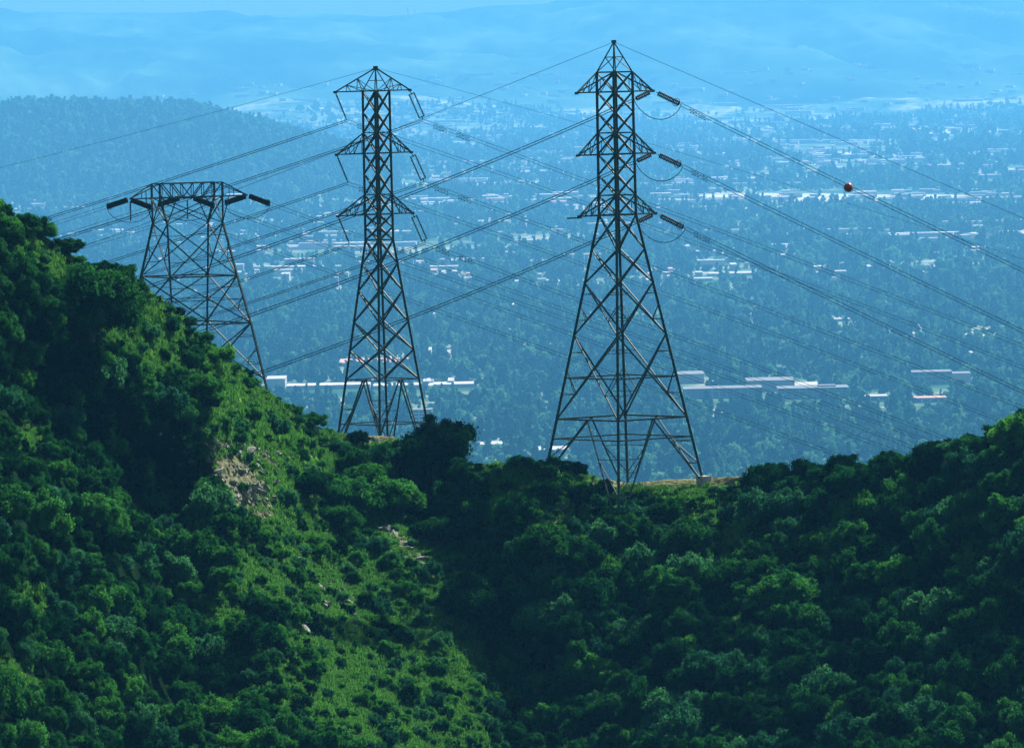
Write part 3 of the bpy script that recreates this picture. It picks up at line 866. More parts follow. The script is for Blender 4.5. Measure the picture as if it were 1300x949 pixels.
# GN scatter: one stuff object made of copies of given objects
def scatter(name, pts, rotz, scale, idx, sources, label, cat):
    me = bpy.data.meshes.new(name + '_points')
    me.vertices.add(len(pts)); me.vertices.foreach_set('co', np.asarray(pts, np.float32).ravel())
    a = me.attributes.new('rot', 'FLOAT_VECTOR', 'POINT'); rv = np.zeros((len(pts), 3), np.float32); rv[:, 2] = rotz; a.data.foreach_set('vector', rv.ravel())
    a = me.attributes.new('scl', 'FLOAT_VECTOR', 'POINT'); a.data.foreach_set('vector', np.asarray(scale, np.float32).ravel())
    a = me.attributes.new('idx', 'INT', 'POINT'); a.data.foreach_set('value', np.asarray(idx, np.int32))
    o = link(name, me)
    ng = bpy.data.node_groups.new(name + '_scatter', 'GeometryNodeTree')
    ng.interface.new_socket('Geometry', in_out='INPUT', socket_type='NodeSocketGeometry')
    ng.interface.new_socket('Geometry', in_out='OUTPUT', socket_type='NodeSocketGeometry')
    N, L = ng.nodes, ng.links
    gi, go = N.new('NodeGroupInput'), N.new('NodeGroupOutput')
    jn = N.new('GeometryNodeJoinGeometry')
    for s_ in sources:
        oi = N.new('GeometryNodeObjectInfo'); oi.inputs['Object'].default_value = s_; oi.inputs['As Instance'].default_value = True
        oi.transform_space = 'ORIGINAL'
        L.new(oi.outputs['Geometry'], jn.inputs[0])
    ip = N.new('GeometryNodeInstanceOnPoints'); ip.inputs['Pick Instance'].default_value = True
    def attr(nm, ty):
        n = N.new('GeometryNodeInputNamedAttribute'); n.data_type = ty; n.inputs['Name'].default_value = nm
        return n.outputs['Attribute']
    L.new(gi.outputs[0], ip.inputs['Points']); L.new(jn.outputs[0], ip.inputs['Instance'])
    L.new(attr('idx', 'INT'), ip.inputs['Instance Index'])
    L.new(attr('rot', 'FLOAT_VECTOR'), ip.inputs['Rotation']); L.new(attr('scl', 'FLOAT_VECTOR'), ip.inputs['Scale'])
    L.new(ip.outputs[0], go.inputs[0])
    md = o.modifiers.new('scatter', 'NODES'); md.node_group = ng
    tag(o, label, cat, None, 'stuff')
    return o

# --- bush kinds on the near hills. each: name, material, meshes
KINDS = {
    'dark': dict(name='scrub_oak', mat='leaf_dark', word='dark green scrub oak', n=[(11, 60, 12000, .045), (12, 70, 13000, .042), (13, 48, 11000, .05), (14, 54, 12000, .045)], shape=(1, 1, .85)),
    'mid': dict(name='chaparral_bush', mat='leaf_mid', word='mid green chaparral bush', n=[(21, 50, 11000, .045), (22, 62, 12000, .042), (23, 44, 10000, .05), (24, 56, 11000, .045)], shape=(1.05, 1.05, .72)),
    'grey': dict(name='sage_bush', mat='leaf_grey', word='grey green sage bush', n=[(31, 44, 8000, .045), (32, 52, 9000, .045)], shape=(1.05, 1.05, .62)),
    'olive': dict(name='leafy_bush', mat='leaf_olive', word='bright green leafy bush', n=[(41, 44, 8000, .045), (42, 50, 9000, .045)], shape=(1.1, 1.1, .6)),
}
for k_, d_ in KINDS.items():
    d_['meshes'] = [crown_mesh(d_['name'], M[d_['mat']], s, c, n, lf, shape=d_['shape'], lift=.42) for (s, c, n, lf) in d_['n']]

BIG = [  # the trees and large bushes one can pick out: px, py of the centre, radius px, height factor, kind, label
    (116, 404, 62, 1.05, 'dark', 'largest round dark tree high on the left slope, beside a bright grass patch'),
    (553, 594, 52, 1.12, 'dark', 'big dark domed tree at the foot of the middle pylon'),
    (592, 606, 22, .8, 'dark', 'dark tree joined to the right side of the big domed tree by the middle pylon'),
    (512, 574, 18, .8, 'dark', 'dark tree just below the right foot of the middle pylon'),
    (598, 775, 48, 1.0, 'dark', 'large dark bushy tree low in the ravine beside the grassy rib'),
    (640, 800, 38, .9, 'mid', 'green tree leaning out from the large dark one in the ravine'),
    (690, 700, 36, .8, 'dark', 'dark tree in the shaded hollow below the right pylon'),
    (735, 715, 34, .8, 'dark', 'broad dark tree in the hollow, right of its dark neighbour'),
    (255, 600, 30, .9, 'olive', 'light green rounded tree beside the rocky scree on the left slope'),
    (320, 815, 34, .9, 'mid', 'rounded green tree near the bottom of the left slope'),
    (390, 625, 34, .8, 'mid', 'dense green tree above the grassy rib on the left slope'),
    (440, 640, 40, .8, 'mid', 'wide green tree crowning the middle of the left slope'),
    (500, 640, 38, .8, 'mid', 'wide green tree on the lower edge of the left slope above the ravine'),
    (430, 665, 30, .7, 'dark', 'dark bush under the wide green trees of the left slope'),
    (470, 615, 32, .7, 'olive', 'yellowish green bush below the feet of the middle pylon'),
    (120, 660, 38, .8, 'mid', 'rounded green tree in the dark hollow of the left slope'),
    (1130, 600, 30, .8, 'dark', 'dark bush near the crest of the right hill'),
    (262, 512, 20, .8, 'dark', 'dark round bush between two grass patches on the left ridge'),
    (455, 560, 15, .8, 'dark', 'small dark tree inside the feet of the middle pylon'),
    (560, 680, 30, .8, 'dark', 'dark tree filling the ravine under the big domed tree'),
    (215, 800, 34, .8, 'mid', 'green bush in the shaded gully at lower left'),
    (1000, 760, 40, .8, 'mid', 'broad green bush low on the right hill'),
    (900, 860, 40, .8, 'grey', 'pale green bush at the foot of the right hill'),
]
def px_size(Y): return Y / F

def trunk_mesh(seed, h, r):
    g = random.Random(seed); mb = MB()
    top = Vector((g.uniform(-.1, .1) * h, g.uniform(-.1, .1) * h, h))
    mb.tube([Vector((0, 0, -.6)), top * .5 + Vector((.04, 0, 0)), top], [r * 1.25, r, r * .6], 8)
    for k in range(6):
        a = k * 1.05 + g.uniform(-.3, .3); l_ = h * g.uniform(.6, 1.0)
        st = top * g.uniform(.45, .95); d = Vector((math.cos(a), math.sin(a), g.uniform(.4, .9))).normalized()
        mb.tube([st, st + d * l_ * .5 + Vector((0, 0, .05)), st + d * l_], [r * .45, r * .3, r * .1], 6)
    return mb

big_xy = []
for i, (bx_, by_, br, hf, kd, lab) in enumerate(BIG):
    cyb = by_ + br * .35
    Y = float(hill_depth(np.array([bx_]), np.array([max(cyb, ridge(bx_) + 2)]))[0])
    pos = P(bx_, max(cyb, ridge(bx_) + 2), Y); rad = br * px_size(Y)
    pos.z = drop(pos.x, pos.y)
    e = bpy.data.objects.new('tree' if br > 25 else 'bush', None); COL.objects.link(e); e.location = pos
    tag(e, lab, 'tree' if br > 25 else 'bush')
    nl = int(16000 + 9000 * (br / 50)); 
    me = crown_mesh('crown', M[KINDS[kd]['mat']], 100 + i, int(60 + br * 1.2), nl, .034, shape=(1, 1, .82 * hf), lift=.5, clump=(.12, .30))
    c = link('crown', me, e); c.scale = (rad, rad, rad)
    trunk_mesh(50 + i, rad * .7, rad * .07).build('trunk', M['bark'], e)
    big_xy.append((bx_, by_, br))

# --- ordinary bushes by dart throwing over the hill face
def region(px, py):
    if px < 290 and py < 560 - 0 * px: return 'upper left slope'
    if px < 260: return 'shaded lower left slope'
    if px < 560 and py < 690: return 'middle of the left slope'
    if px < 560: return 'grassy rib at the bottom of the left slope'
    if px < 760 and py < 680: return 'knoll between the two tall pylons'
    if px < 860: return 'ravine below the right pylon'
    if py < 690: return 'upper face of the right hill'
    return 'lower face of the right hill'

pts, acc = [], []
cell = {}
def ok_place(x, y, r, k=.62):
    gx, gy = int(x // 60), int(y // 60)
    for ix in range(gx - 2, gx + 3):
        for iy in range(gy - 2, gy + 3):
            for (ox, oy, orr) in cell.get((ix, iy), ()):
                if math.hypot(x - ox, (y - oy) * 1.25) < (r + orr) * k: return False
    return True
def put(x, y, r): cell.setdefault((int(x // 60), int(y // 60)), []).append((x, y, r))
for (x, y, r) in big_xy: put(x, y + r * .3, r * .8)
cand = []
for rr_lo, rr_hi, tries in ((24, 29, 1000), (15, 23, 9000), (9, 15, 34000), (5, 9, 46000)):
    xs = rng.uniform(-380, 1680, tries); ts = rng.uniform(0, 1, tries); ys = ridge(xs) + 3 + ts * (1070 - ridge(xs) - 3)
    op = zone(xs, ys, OPEN)
    nz_ = fbm2(xs / 70, ys / 70, 12.5, 3)
    for x, y, o_, n_ in zip(xs, ys, op, nz_):
        r = random.uniform(rr_lo, rr_hi)
        lim = {24: .06, 15: .12, 9: .2, 5: .34}[rr_lo]
        if o_ + n_ * .2 > lim and not (rr_lo <= 9 and random.random() < (.04 if rr_lo == 9 else .12)): continue
        if y - ridge(x) < 9 and 425 < x < 505 and r > 7: continue
        if y - ridge(x) < 10 and 770 < x < 960 and r > 9: continue
        if 688 < x < 900 and y < 640 and r > 13: continue
        if 740 < x < 830 and 630 < y < 665 and r > 10: continue
        if y - ridge(x) < 6: r = min(r, 17)
        if r > 5 and zone(np.array([x]), np.array([y]), SOIL)[0] > .42 and random.random() < .92: continue
        if y - ridge(x) < 16 and 780 < x < 950 and random.random() < .93: continue
        if y - ridge(x) < 12 and 430 < x < 500 and random.random() < .8: continue
        if 780 < x < 965 and y - ridge(x) < 48 and r > 8: continue
        if 490 < x < 660 and y - ridge(x) < 30 and r > 7: continue
        if not ok_place(x, y, r, .60 if rr_lo > 9 else .66): continue
        put(x, y, r)
        reg = region(x, y)
        w = {'upper left slope': (.6, .33, .03, .04), 'shaded lower left slope': (.35, .45, .14, .06), 'middle of the left slope': (.2, .45, .15, .2),  # dark-leaved kind weighted up on upper left slope, its colour deepening the shade
             'grassy rib at the bottom of the left slope': (.2, .4, .2, .2), 'knoll between the two tall pylons': (.25, .4, .25, .1),
             'ravine below the right pylon': (.35, .35, .27, .03), 'upper face of the right hill': (.4, .35, .22, .03), 'lower face of the right hill': (.45, .3, .24, .01)}[reg]
        if o_ > .3: w = (.08, .3, .34, .28)
        kd = random.choices(('dark', 'mid', 'grey', 'olive'), w)[0]
        cand.append((x, y, r, kd, reg))
cx_ = np.array([c[0] for c in cand]); cy_ = np.array([c[1] for c in cand])
cY = hill_depth(cx_, cy_); cP = Pn(cx_, cy_, cY)
inview = [i for i, c in enumerate(cand) if -10 < c[0] < 1310 and c[1] < 955]
inview.sort(key=lambda i: -cand[i][2])
solo = set(inview[:275])
rest = {k_: [] for k_ in KINDS}
first = {}
counts = {}
for i, (x, y, r, kd, reg) in enumerate(cand):
    rad = r * px_size(cY[i]) * 1.12; h = random.uniform(1.0, 1.5) * (.72 if y - ridge(x) < 30 else 1)
    if i in solo:
        d_ = KINDS[kd]; me = random.choice(d_['meshes'])
        o = link(d_['name'], me, None, Vector(cP[i]) + Vector((0, 0, -.15)))
        o.rotation_euler = (0, 0, random.uniform(0, 6.28)); fx = random.uniform(.8, 1.2); o.scale = (rad * fx, rad / fx ** .5, rad * h)
        sz = 'large' if r > 24 else ('middling' if r > 15 else 'small')
        up = (y - ridge(x)) / (955 - ridge(x)); band = 'upper' if up < .33 else ('middle' if up < .66 else 'lower')
        sub = next((t_ for lim_, t_ in ((110, 'by the left edge'), (215, 'below the flat-topped pylon'), (330, 'around the scree'), (430, 'left of the middle pylon'), (520, 'under the middle pylon'),
              (620, 'under the big domed tree'), (700, 'left of the right pylon'), (790, 'under the right pylon left half'), (890, 'under the right pylon right half'), (1000, 'just right of the right pylon'), (1120, 'below the banded office'), (9999, 'by the right edge')) if x < lim_))
        reg = f'{band} hillside {sub}'
        lb = f'{sz} {d_["word"]}, {reg}'
        first.setdefault((d_['name'], id(me)), o)
        tag(o, lb, 'bush', f'{d_["word"]} plants, {reg}')
    else:
        rest[kd].append((cP[i], rad, h))
srcs = {k_: [] for k_ in KINDS}
for k_, d_ in KINDS.items():
    for me in d_['meshes']:
        o = first.get((d_['name'], id(me)))
        if o: srcs[k_].append(o)
allp, alls, alli, allr = [], [], [], []
flat_src, off = [], {}
for k_ in KINDS:
    off[k_] = (len(flat_src), len(srcs[k_])); flat_src += srcs[k_]
for k_, lst in rest.items():
    a0, n = off[k_]
    for (p, rad, h) in lst:
        allp.append(p); alls.append((rad, rad, rad * h)); alli.append(len(flat_src) - 1 - (a0 + random.randrange(n))); allr.append(random.uniform(0, 6.28))
scatter('brush', allp, allr, alls, alli, flat_src, 'small scrub and low bushes filling in between the larger ones on the hills', 'brush')
print('bushes', len(cand), 'solo', len(solo), 'brush', len(allp))

# --- grass tufts
def tuft(seed):
    g = np.random.default_rng(seed); V, T = [], []
    for k in range(46):
        a = g.uniform(0, 6.28); r = g.uniform(0, .5); h = g.uniform(.25, .6); p = np.array([math.cos(a) * r, math.sin(a) * r, -.05])
        b2 = g.uniform(0, 6.28); s = np.array([math.cos(b2), math.sin(b2), 0]) * .05; lean = np.array([g.normal() * .16, g.normal() * .16, h])
        V += [p - s, p + s, p + lean + s * .5, p + lean - s * .5]; T += [g.uniform(0, 1)] * 4
    V = np.array(V); return V, np.arange(len(V)).reshape(-1, 4), np.array(T)
V, Fc, T = tuft(1)
gt = link('grass_tuft', mesh_np('grass_tuft', V, Fc, M['grass'], False, {'tint': T}), None, (0, 0, 0))
n = 80000
xs = rng.uniform(-60, 1360, n); ys = ridge(xs) + 1 + rng.uniform(0, 1, n) * (990 - ridge(xs))
keep = (zone(xs, ys, OPEN) + rng.uniform(-.1, .35, n) > .35) & (zone(xs, ys, SOIL) + rng.uniform(-.3, .3, n) < .55)
xs, ys = xs[keep], ys[keep]; gp = Pn(xs, ys, hill_depth(xs, ys))
gs = rng.uniform(.4, 1.0, (len(xs), 1)) * np.ones((1, 3))
gt.location = gp[0]; tag(gt, 'tuft of bright green grass on the left ridge', 'grass', None, 'stuff')
scatter('grass', gp[1:], rng.uniform(0, 6.28, len(xs) - 1), gs[1:], np.zeros(len(xs) - 1), [gt], 'bright green spring grass on the open parts of the hills', 'grass')
print('tufts', len(xs))

# --- rocks
def rock_mesh(seed):
    g = np.random.default_rng(seed); k, m_ = 7, 6; V = []
    ax = g.uniform(.5, 1.3, 3) * np.array([1.2, .8, .6])
    for i in range(m_):
        a = math.pi * (i + .35) / (m_ - .3)
        for j in range(k):
            b2 = 2 * math.pi * j / k; w = 1 + .22 * g.normal()
            V.append(np.array([math.sin(a) * math.cos(b2), math.sin(a) * math.sin(b2), math.cos(a)]) * w * ax)
    ff = [(i*k + j, i*k + (j+1) % k, (i+1)*k + (j+1) % k, (i+1)*k + j) for i in range(m_ - 1) for j in range(k)]
    me = bpy.data.meshes.new('rock'); me.from_pydata([tuple(v) for v in V], [], ff + [tuple(range(k)), tuple(reversed(range((m_-1)*k, m_*k)))])
    me.materials.append(M['rock']); me.update(); return me
RK = [rock_mesh(s) for s in range(8)]
ROCKZ = [(302, 610, 44, 26, 50, 75, 'scree beside the grass on the left slope'), (335, 578, 30, 8, 25, 26, 'pale band of stones above the scree'),
         (520, 705, 48, 12, 42, 40, 'stony strip on the rib above the ravine'), (420, 745, 40, 10, 40, 24, 'grass in the middle of the rib'),
         (345, 775, 26, 6, 35, 12, 'grass low on the left slope'), (705, 655, 20, 12, 20, 6, 'knoll below the right pylon'), (765, 825, 12, 6, 30, 6, 'floor of the ravine'),
         (462, 560, 26, 5, 0, 8, 'bare crest at the feet of the middle pylon')]
grav = []
for (cx, cy, rx, ry, a, n, wh) in ROCKZ:
    c, s_ = math.cos(R(a)), math.sin(R(a))
    for q in range(n * 3):
        u, v = random.gauss(0, .75), random.gauss(0, .85)
        x = cx + u * rx * c - v * ry * s_; y = cy + u * rx * s_ + v * ry * c
        if y < ridge(x) + 3: continue
        p = P(x, y, float(hill_depth(np.array([x]), np.array([y]))[0]))
        sc = random.uniform(.2, .55) * (1 if random.random() < .85 else 1.5)
        if q < n:
            o = link('rock', random.choice(RK), None, p); o.scale = (sc * 1.3, sc, sc); o.rotation_euler = (random.uniform(-.5, .5), random.uniform(.2, .9), random.uniform(0, 6.28))
            tag(o, f'{"large" if sc > .56 else "small"} pale angular rock in the {wh}', 'rock', f'pale rocks in the {wh}')
            if q == 0: rock_src = o
        else: grav.append((p, sc * .55))
scatter('gravel', [g_[0] for g_ in grav], [random.uniform(0, 6) for _ in grav], [(g_[1],) * 3 for g_ in grav], [0] * len(grav), [rock_src], 'loose pale stones strewn between the larger rocks', 'gravel')

# ------------------------------------------------------------------ buildings in the valley
lots = []       # (x, y, halfwidth, front clearance, back) for keeping trees away
def building(px0, px1, pyb, hpx, label, depth=40, wall='wall_pale', roof='roof_white', floors=0, group=None, name='building', front=None, cat='building', rz=0.0, top=None, base=None):
    c = G((px0 + px1) / 2, pyb); 
    depth *= K; front = (front or 260) * K
    Y = c.y; c.z = float(gz(c.x, Y)) - .2 if base is None else base
    w = (px1 - px0) * Y / F; h = hpx * Y / F
    e = bpy.data.objects.new(name, None); COL.objects.link(e); e.location = c; e.rotation_euler = (0, 0, rz)
    tag(e, label, cat, group)
    mb = MB(); mb.box((0, depth / 2, 0), w, depth, h); mb.build('wall', M[wall], e)
    rb = MB(); rb.box((0, depth / 2, h), w + .8, depth + .8, .7)
    if top: rb.box((w * .2, depth * .5, h + .7), w * .25, depth * .4, top)
    rb.build('roof', M[roof], e)
    for k in range(floors):
        wz = h * (k + .3) / floors
        wb = MB(); nb = max(3, int(w / 9))
        for j in range(nb): wb.box((-w / 2 + w * (j + .5) / nb, -.05, wz), w / nb * .72, .5, h / floors * .48)
        wb.build('window_band', M['glass'], e)
    lots.append((c.x, Y, w / 2 + 4, front, depth + 10))
    return e

building(868, 968, 506, 13, 'long dark low office block in the trees, left one of a pair', 45, 'wall_dark', 'roof_grey', 4, front=250)
building(988, 1078, 506, 13.5, 'long dark low office block in the trees, right half of the pair', 45, 'wall_dark', 'roof_grey', 4, front=250, top=2)
building(949, 1009, 497, 14, 'pale blank hall rising between the two long dark office blocks', 60, 'wall_grey', 'roof_grey', 0, front=250)
building(1010, 1042, 492, 3, 'small building with a bright white roof above the right dark office block', 60, 'wall_pale', 'roof_white', 0, front=250)
building(861, 894, 487, 12, 'grey hall with a peaked white corner close to the right leg of the right pylon', 60, 'wall_grey', 'roof_grey', 0, front=250)
building(1093, 1127, 509, 6, 'small white flat building right of the dark office blocks', 30, 'wall_pale', 'roof_white', 1, front=250)
building(1158, 1209, 488, 16, 'office building with three dark window bands above the right hill', 35, 'wall_grey', 'roof_grey', 3, front=250)
building(1209, 1233, 486, 12, 'pale wing attached to the right of the banded office building', 35, 'wall_pale', 'roof_grey', 0, front=250)
building(1160, 1202, 511, 6, 'low building with a pinkish tiled roof below the banded office building', 30, 'wall_pale', 'roof_pink', 1, front=250)
building(524, 549, 545, 25, 'grey multi storey block with rows of windows behind the middle pylon right foot', 22, 'wall_pale', 'roof_grey', 6, front=200)
building(338, 362, 493, 12, 'blocky white building at the left end of the long white roofs, above the left ridge', 60, 'wall_pale', 'roof_white', 0, front=220)
building(364, 470, 494, 5, 'very long low white roofed shed behind the middle pylon, left part', 45, 'wall_pale', 'wall_pale', 0, front=220)
building(474, 606, 493, 4.5, 'very long low white roofed shed behind the middle pylon, right part', 45, 'wall_pale', 'wall_pale', 0, front=200)
building(430, 520, 464, 4, 'low hall with a wide pink roof behind the legs of the middle pylon', 90, 'wall_grey', 'roof_pink', 0, front=200)
building(560, 585, 349, 4, 'white peaked roof hall between the two tall pylons', 60, 'wall_pale', 'roof_white', 0, front=260)
building(687, 706, 360, 4, 'small bright white building left of the right pylon legs', 40, 'wall_pale', 'roof_white', 0, front=260)
building(1053, 1080, 408, 3, 'thin bright white building alone among the trees right of the right pylon', 30, 'wall_pale', 'roof_white', 0, front=260)
building(900, 960, 350, 3, 'row of white sheds right of the right pylon, upper one', 60, 'wall_pale', 'roof_white', 0, front=300)
building(880, 905, 357, 3.5, 'white shed right of the right pylon, lower left of the white row', 40, 'wall_pale', 'roof_white', 0, front=300)
building(135, 174, 123, 5, 'long pale building standing on the dark wooded knoll at far left', 40, 'wall_pale', 'roof_white', 0, front=500, base=None)
building(610, 640, 569, 5, 'cluster of white roofs low in the trees right of the big domed tree', 40, 'wall_pale', 'roof_white', 0, front=150)
building(684, 722, 576, 5, 'pale roof showing behind the left leg of the right pylon', 50, 'wall_pale', 'roof_white', 0, front=150)
building(424, 430, 365, 13, 'slim white tower block left of the middle pylon', 14, 'wall_pale', 'roof_white', 3, front=300, cat='tower block')
building(1165, 1190, 341, 2, 'small pale building on the pale road at right', 40, 'wall_pale', 'roof_white', 0, front=300)
# the white dome
c = G(593, 252); c.z = GROUND
e = bpy.data.objects.new('domed_building', None); COL.objects.link(e); e.location = c
tag(e, 'white domed building right of the middle pylon, above the streaks of pale roofs', 'building')
mb = MB(); mb.box((0, 0, 0), 26, 20, 6); mb.build('wall', M['wall_pale'], e)
db = MB(); db.tube([(0, 0, 5 + 9 * math.sin(a)) for a in [R(x) for x in range(0, 91, 10)]], [max(.05, 8.5 * math.cos(R(x))) for x in range(0, 91, 10)], 20); db.build('dome', M['roof_white'], e, smooth=True)
lots.append((c.x, c.y, 22, 350, 20))

# many lesser roofs far out
def box_mesh(name, w, d, h, mat):
    mb = MB(); mb.box((0, 0, 0), w, d, h); o = bpy.data.meshes.new(name); o.from_pydata([tuple(v) for v in mb.v], [], mb.f); o.materials.append(mat); return o
PROTO = []
for (w, d, h, rm, wm) in ((1, 1, 1, 'roof_white', 'wall_pale'), (1, 1, 1, 'roof_grey', 'wall_pale'), (1, 1, 1, 'roof_pink', 'wall_pale'), (1, 1, 1, 'roof_white', 'wall_grey')):
    PROTO.append((box_mesh('wall', 1, 1, 1, M[wm]), box_mesh('roof', 1.02, 1.02, .12, M[rm])))
def cloud(cx, cy, rx, ry, n, wlo, whi, what):
    out = []
    for _ in range(n):
        x = cx + random.uniform(-1, 1) * rx; y = cy + max(-1, min(1, random.gauss(0, .5))) * ry
        out.append((x, y, random.uniform(wlo, whi), what))
    return out
minor = []
minor += cloud(1060, 252, 240, 7, 42, 4, 30, 'in the pale works belt at right')
minor += cloud(700, 254, 90, 8, 14, 6, 34, 'in the band of pale works between the two tall pylons')
minor += cloud(560, 258, 40, 5, 8, 10, 34, 'in the band of pale works just right of the middle pylon')
minor += cloud(1130, 215, 170, 14, 34, 4, 36, 'in the far industrial belt at upper right')
minor += cloud(1120, 168, 170, 16, 30, 4, 30, 'in the farthest rows of sheds below the right mountains')
minor += cloud(900, 185, 120, 16, 16, 4, 24, 'in the far streets just right of the right pylon top')
minor += cloud(640, 180, 110, 18, 18, 4, 26, 'in the far streets between the pylon tops')
minor += cloud(150, 215, 150, 30, 16, 3, 14, 'in the suburb left of the flat-topped pylon')
minor += cloud(330, 260, 90, 20, 12, 4, 22, 'in the suburb behind the flat-topped pylon')
minor += cloud(360, 350, 80, 12, 10, 4, 18, 'in the suburb between the flat-topped and middle pylons')
minor += cloud(640, 357, 90, 10, 14, 3, 12, 'in the suburb left of the right pylon legs')
minor += cloud(1000, 348, 180, 14, 22, 3, 16, 'in the suburb level with the right pylon legs')
minor += cloud(620, 430, 90, 40, 8, 2, 6, 'among the dense trees between the tall pylons')
minor += cloud(1080, 430, 200, 50, 10, 2, 7, 'among the dense trees at right')
minor += cloud(560, 490, 40, 5, 5, 3, 8, 'beside the long white roofed sheds')
ngroup = {}
for k, (x, y, w, what) in enumerate(minor):
    c = G(x, y); sc = c.y / F; c.z = float(gz(c.x, c.y))
    wm_, rm_ = PROTO[random.choices(range(4), (.5, .2, .1, .2))[0]]
    e = bpy.data.objects.new('building', None); COL.objects.link(e); e.location = c
    W, D, H = w * sc, random.uniform(25, 70) * K, random.uniform(4, 9) * K
    o = link('wall', wm_, e); o.scale = (W, D, H)
    o = link('roof', rm_, e); o.scale = (W, D, 6); o.location = (0, 0, H)
    tag(e, f'{"wide" if w > 15 else "small"} {["white", "grey", "red", "bright"][[q[0] for q in PROTO].index(wm_)]} roofed building ' + what, 'building', 'pale roofs ' + what)
    lots.append((c.x, c.y, W / 2 + 3, K * random.uniform(120, 420) * min(1.3, c.y / K / 10000), D))

# the small houses and sheds past counting
nt_ = 5600
ty_ = np.sqrt(rng.uniform((10000 * K) ** 2, (25000 * K) ** 2, nt_)); tx_ = rng.uniform(-.12, .12, nt_) * ty_
dn_ = fbm2(tx_ / 700 / K, ty_ / 1500 / K, 33.0, 4); kp = dn_ + rng.uniform(-.3, .3, nt_) > -.02
tx_, ty_ = tx_[kp], ty_[kp]; tz_ = gz(tx_, ty_); kp = tz_ < GROUND + 25 + 200 * (ty_ > 20000 * K); tx_, ty_, tz_ = tx_[kp], ty_[kp], tz_[kp]
TB = []
for i in range(3):
    mb = MB(); mb.box((0, 0, 0), 1, 1, .9); mb.box((0, 0, .9), 1.04, 1.04, .1)
    TB.append(mb)
hs = first_b = None
town_src = [o_ for o_ in bpy.data.objects if o_.name.startswith('wall') and o_.parent and o_.parent.get('group', '').startswith('pale roofs')][:6]
sz_ = rng.choice([14, 20, 30, 60, 110], len(tx_), p=[.3, .3, .2, .14, .06]) * K * rng.uniform(.7, 1.3, len(tx_))
TOWN = (np.stack([tx_, ty_, tz_], 1), rng.normal(0, .15, len(tx_)), np.stack([sz_, rng.uniform(14, 40, len(tx_)) * K, rng.uniform(4, 9, len(tx_)) * K], 1), rng.integers(0, 6, len(tx_)))
scatter('town', *TOWN, town_src, 'countless small pale houses and sheds of the hazy valley city', 'town')
for x, y, w_ in zip(tx_, ty_, sz_):
    if w_ > 40 or y > 16000 * K: lots.append((x, y, w_ / 2 + 4, K * random.uniform(60, 260), 40))

# roads and open fields
def strip(name, label, pts, width):
    """a road sheet through ground points given as places seen on the plain"""
    ps = [G(x, y) for x, y in pts]; V = []
    for i, p in enumerate(ps):
        a = ps[max(0, i-1)]; b2 = ps[min(len(ps)-1, i+1)]; d = (b2 - a); d.z = 0; d.normalize(); n_ = Vector((-d.y, d.x, 0)) * width / 2
        z = float(gz(p.x, p.y)) + .5
        V += [(p.x - n_.x, p.y - n_.y, z), (p.x + n_.x, p.y + n_.y, z)]
        lots.append((p.x, p.y, 30, 60, 60))
    me = bpy.data.meshes.new(name); me.from_pydata(V, [], [(2*i, 2*i+2, 2*i+3, 2*i+1) for i in range(len(ps)-1)]); me.materials.append(M['road'])
    tag(link(name, me), label, None, None, 'structure')
    for a, b2 in zip(ps, ps[1:]):
        L_ = (b2 - a).length; m_ = max(1, int(L_ / 50))
        for q in range(m_):
            p = a.lerp(b2, (q + .5) / m_); lots.append((p.x, p.y, 34, 240, 30))
def arc(x0, y0, x1, y1, h, n=16): return [(x0 + (x1-x0) * t, y0 + (y1-y0) * t - h * math.sin(math.pi * t)) for t in [k / n for k in range(n + 1)]]
strip('road', 'pale curved road in the far valley at left', arc(10, 258, 100, 262, 9), 60)
strip('road', 'pale straight road right of the flat-topped pylon', [(310, 260), (345, 258)], 60)
strip('road', 'pale road rising towards the arm of the right pylon', [(596, 285), (640, 281), (700, 276), (745, 271)], 50)
strip('road', 'pale road crossing the trees at right', [(1130, 342), (1190, 337), (1258, 333)], 45)
strip('road', 'long pale road in the belt of works', [(880, 267), (1000, 262), (1300, 256)], 70)
strip('road', 'looping road round the hillside housing under the far mountains', arc(385, 92, 500, 78, 6) + arc(500, 78, 640, 78, 6), 90)
def field(label, cx, cy, rx, ry):
    n = 26; V = []
    for k in range(n):
        a = 2 * math.pi * k / n; w = 1 + .22 * math.sin(3 * a + cx) + .12 * math.sin(7 * a + cy)
        p = G(cx + rx * w * math.cos(a), cy + ry * w * math.sin(a)); V.append((p.x, p.y, float(gz(p.x, p.y)) + .25))
    me = bpy.data.meshes.new('field'); me.from_pydata(V, [], [tuple(reversed(range(n)))]); me.materials.append(M['field'])
    tag(link('field', me), label, None, None, 'structure')
    A = np.array(V); fields.append(A)
fields = []
field('pale open field below the belt of works at right', 1020, 250, 180, 5)
field('pale open strip in the belt of works between the pylons', 690, 259, 60, 3)
field('pale open ground at the far right edge', 1235, 236, 80, 3)
field('pale open ground right of the middle pylon', 545, 261, 45, 2.5)
field('pale strip of open land far out right of the right pylon', 1060, 196, 90, 3)
field('pale patch far out at upper right', 1190, 166, 90, 3)
field('pale cut slope at the far left edge', 90, 258, 22, 7)

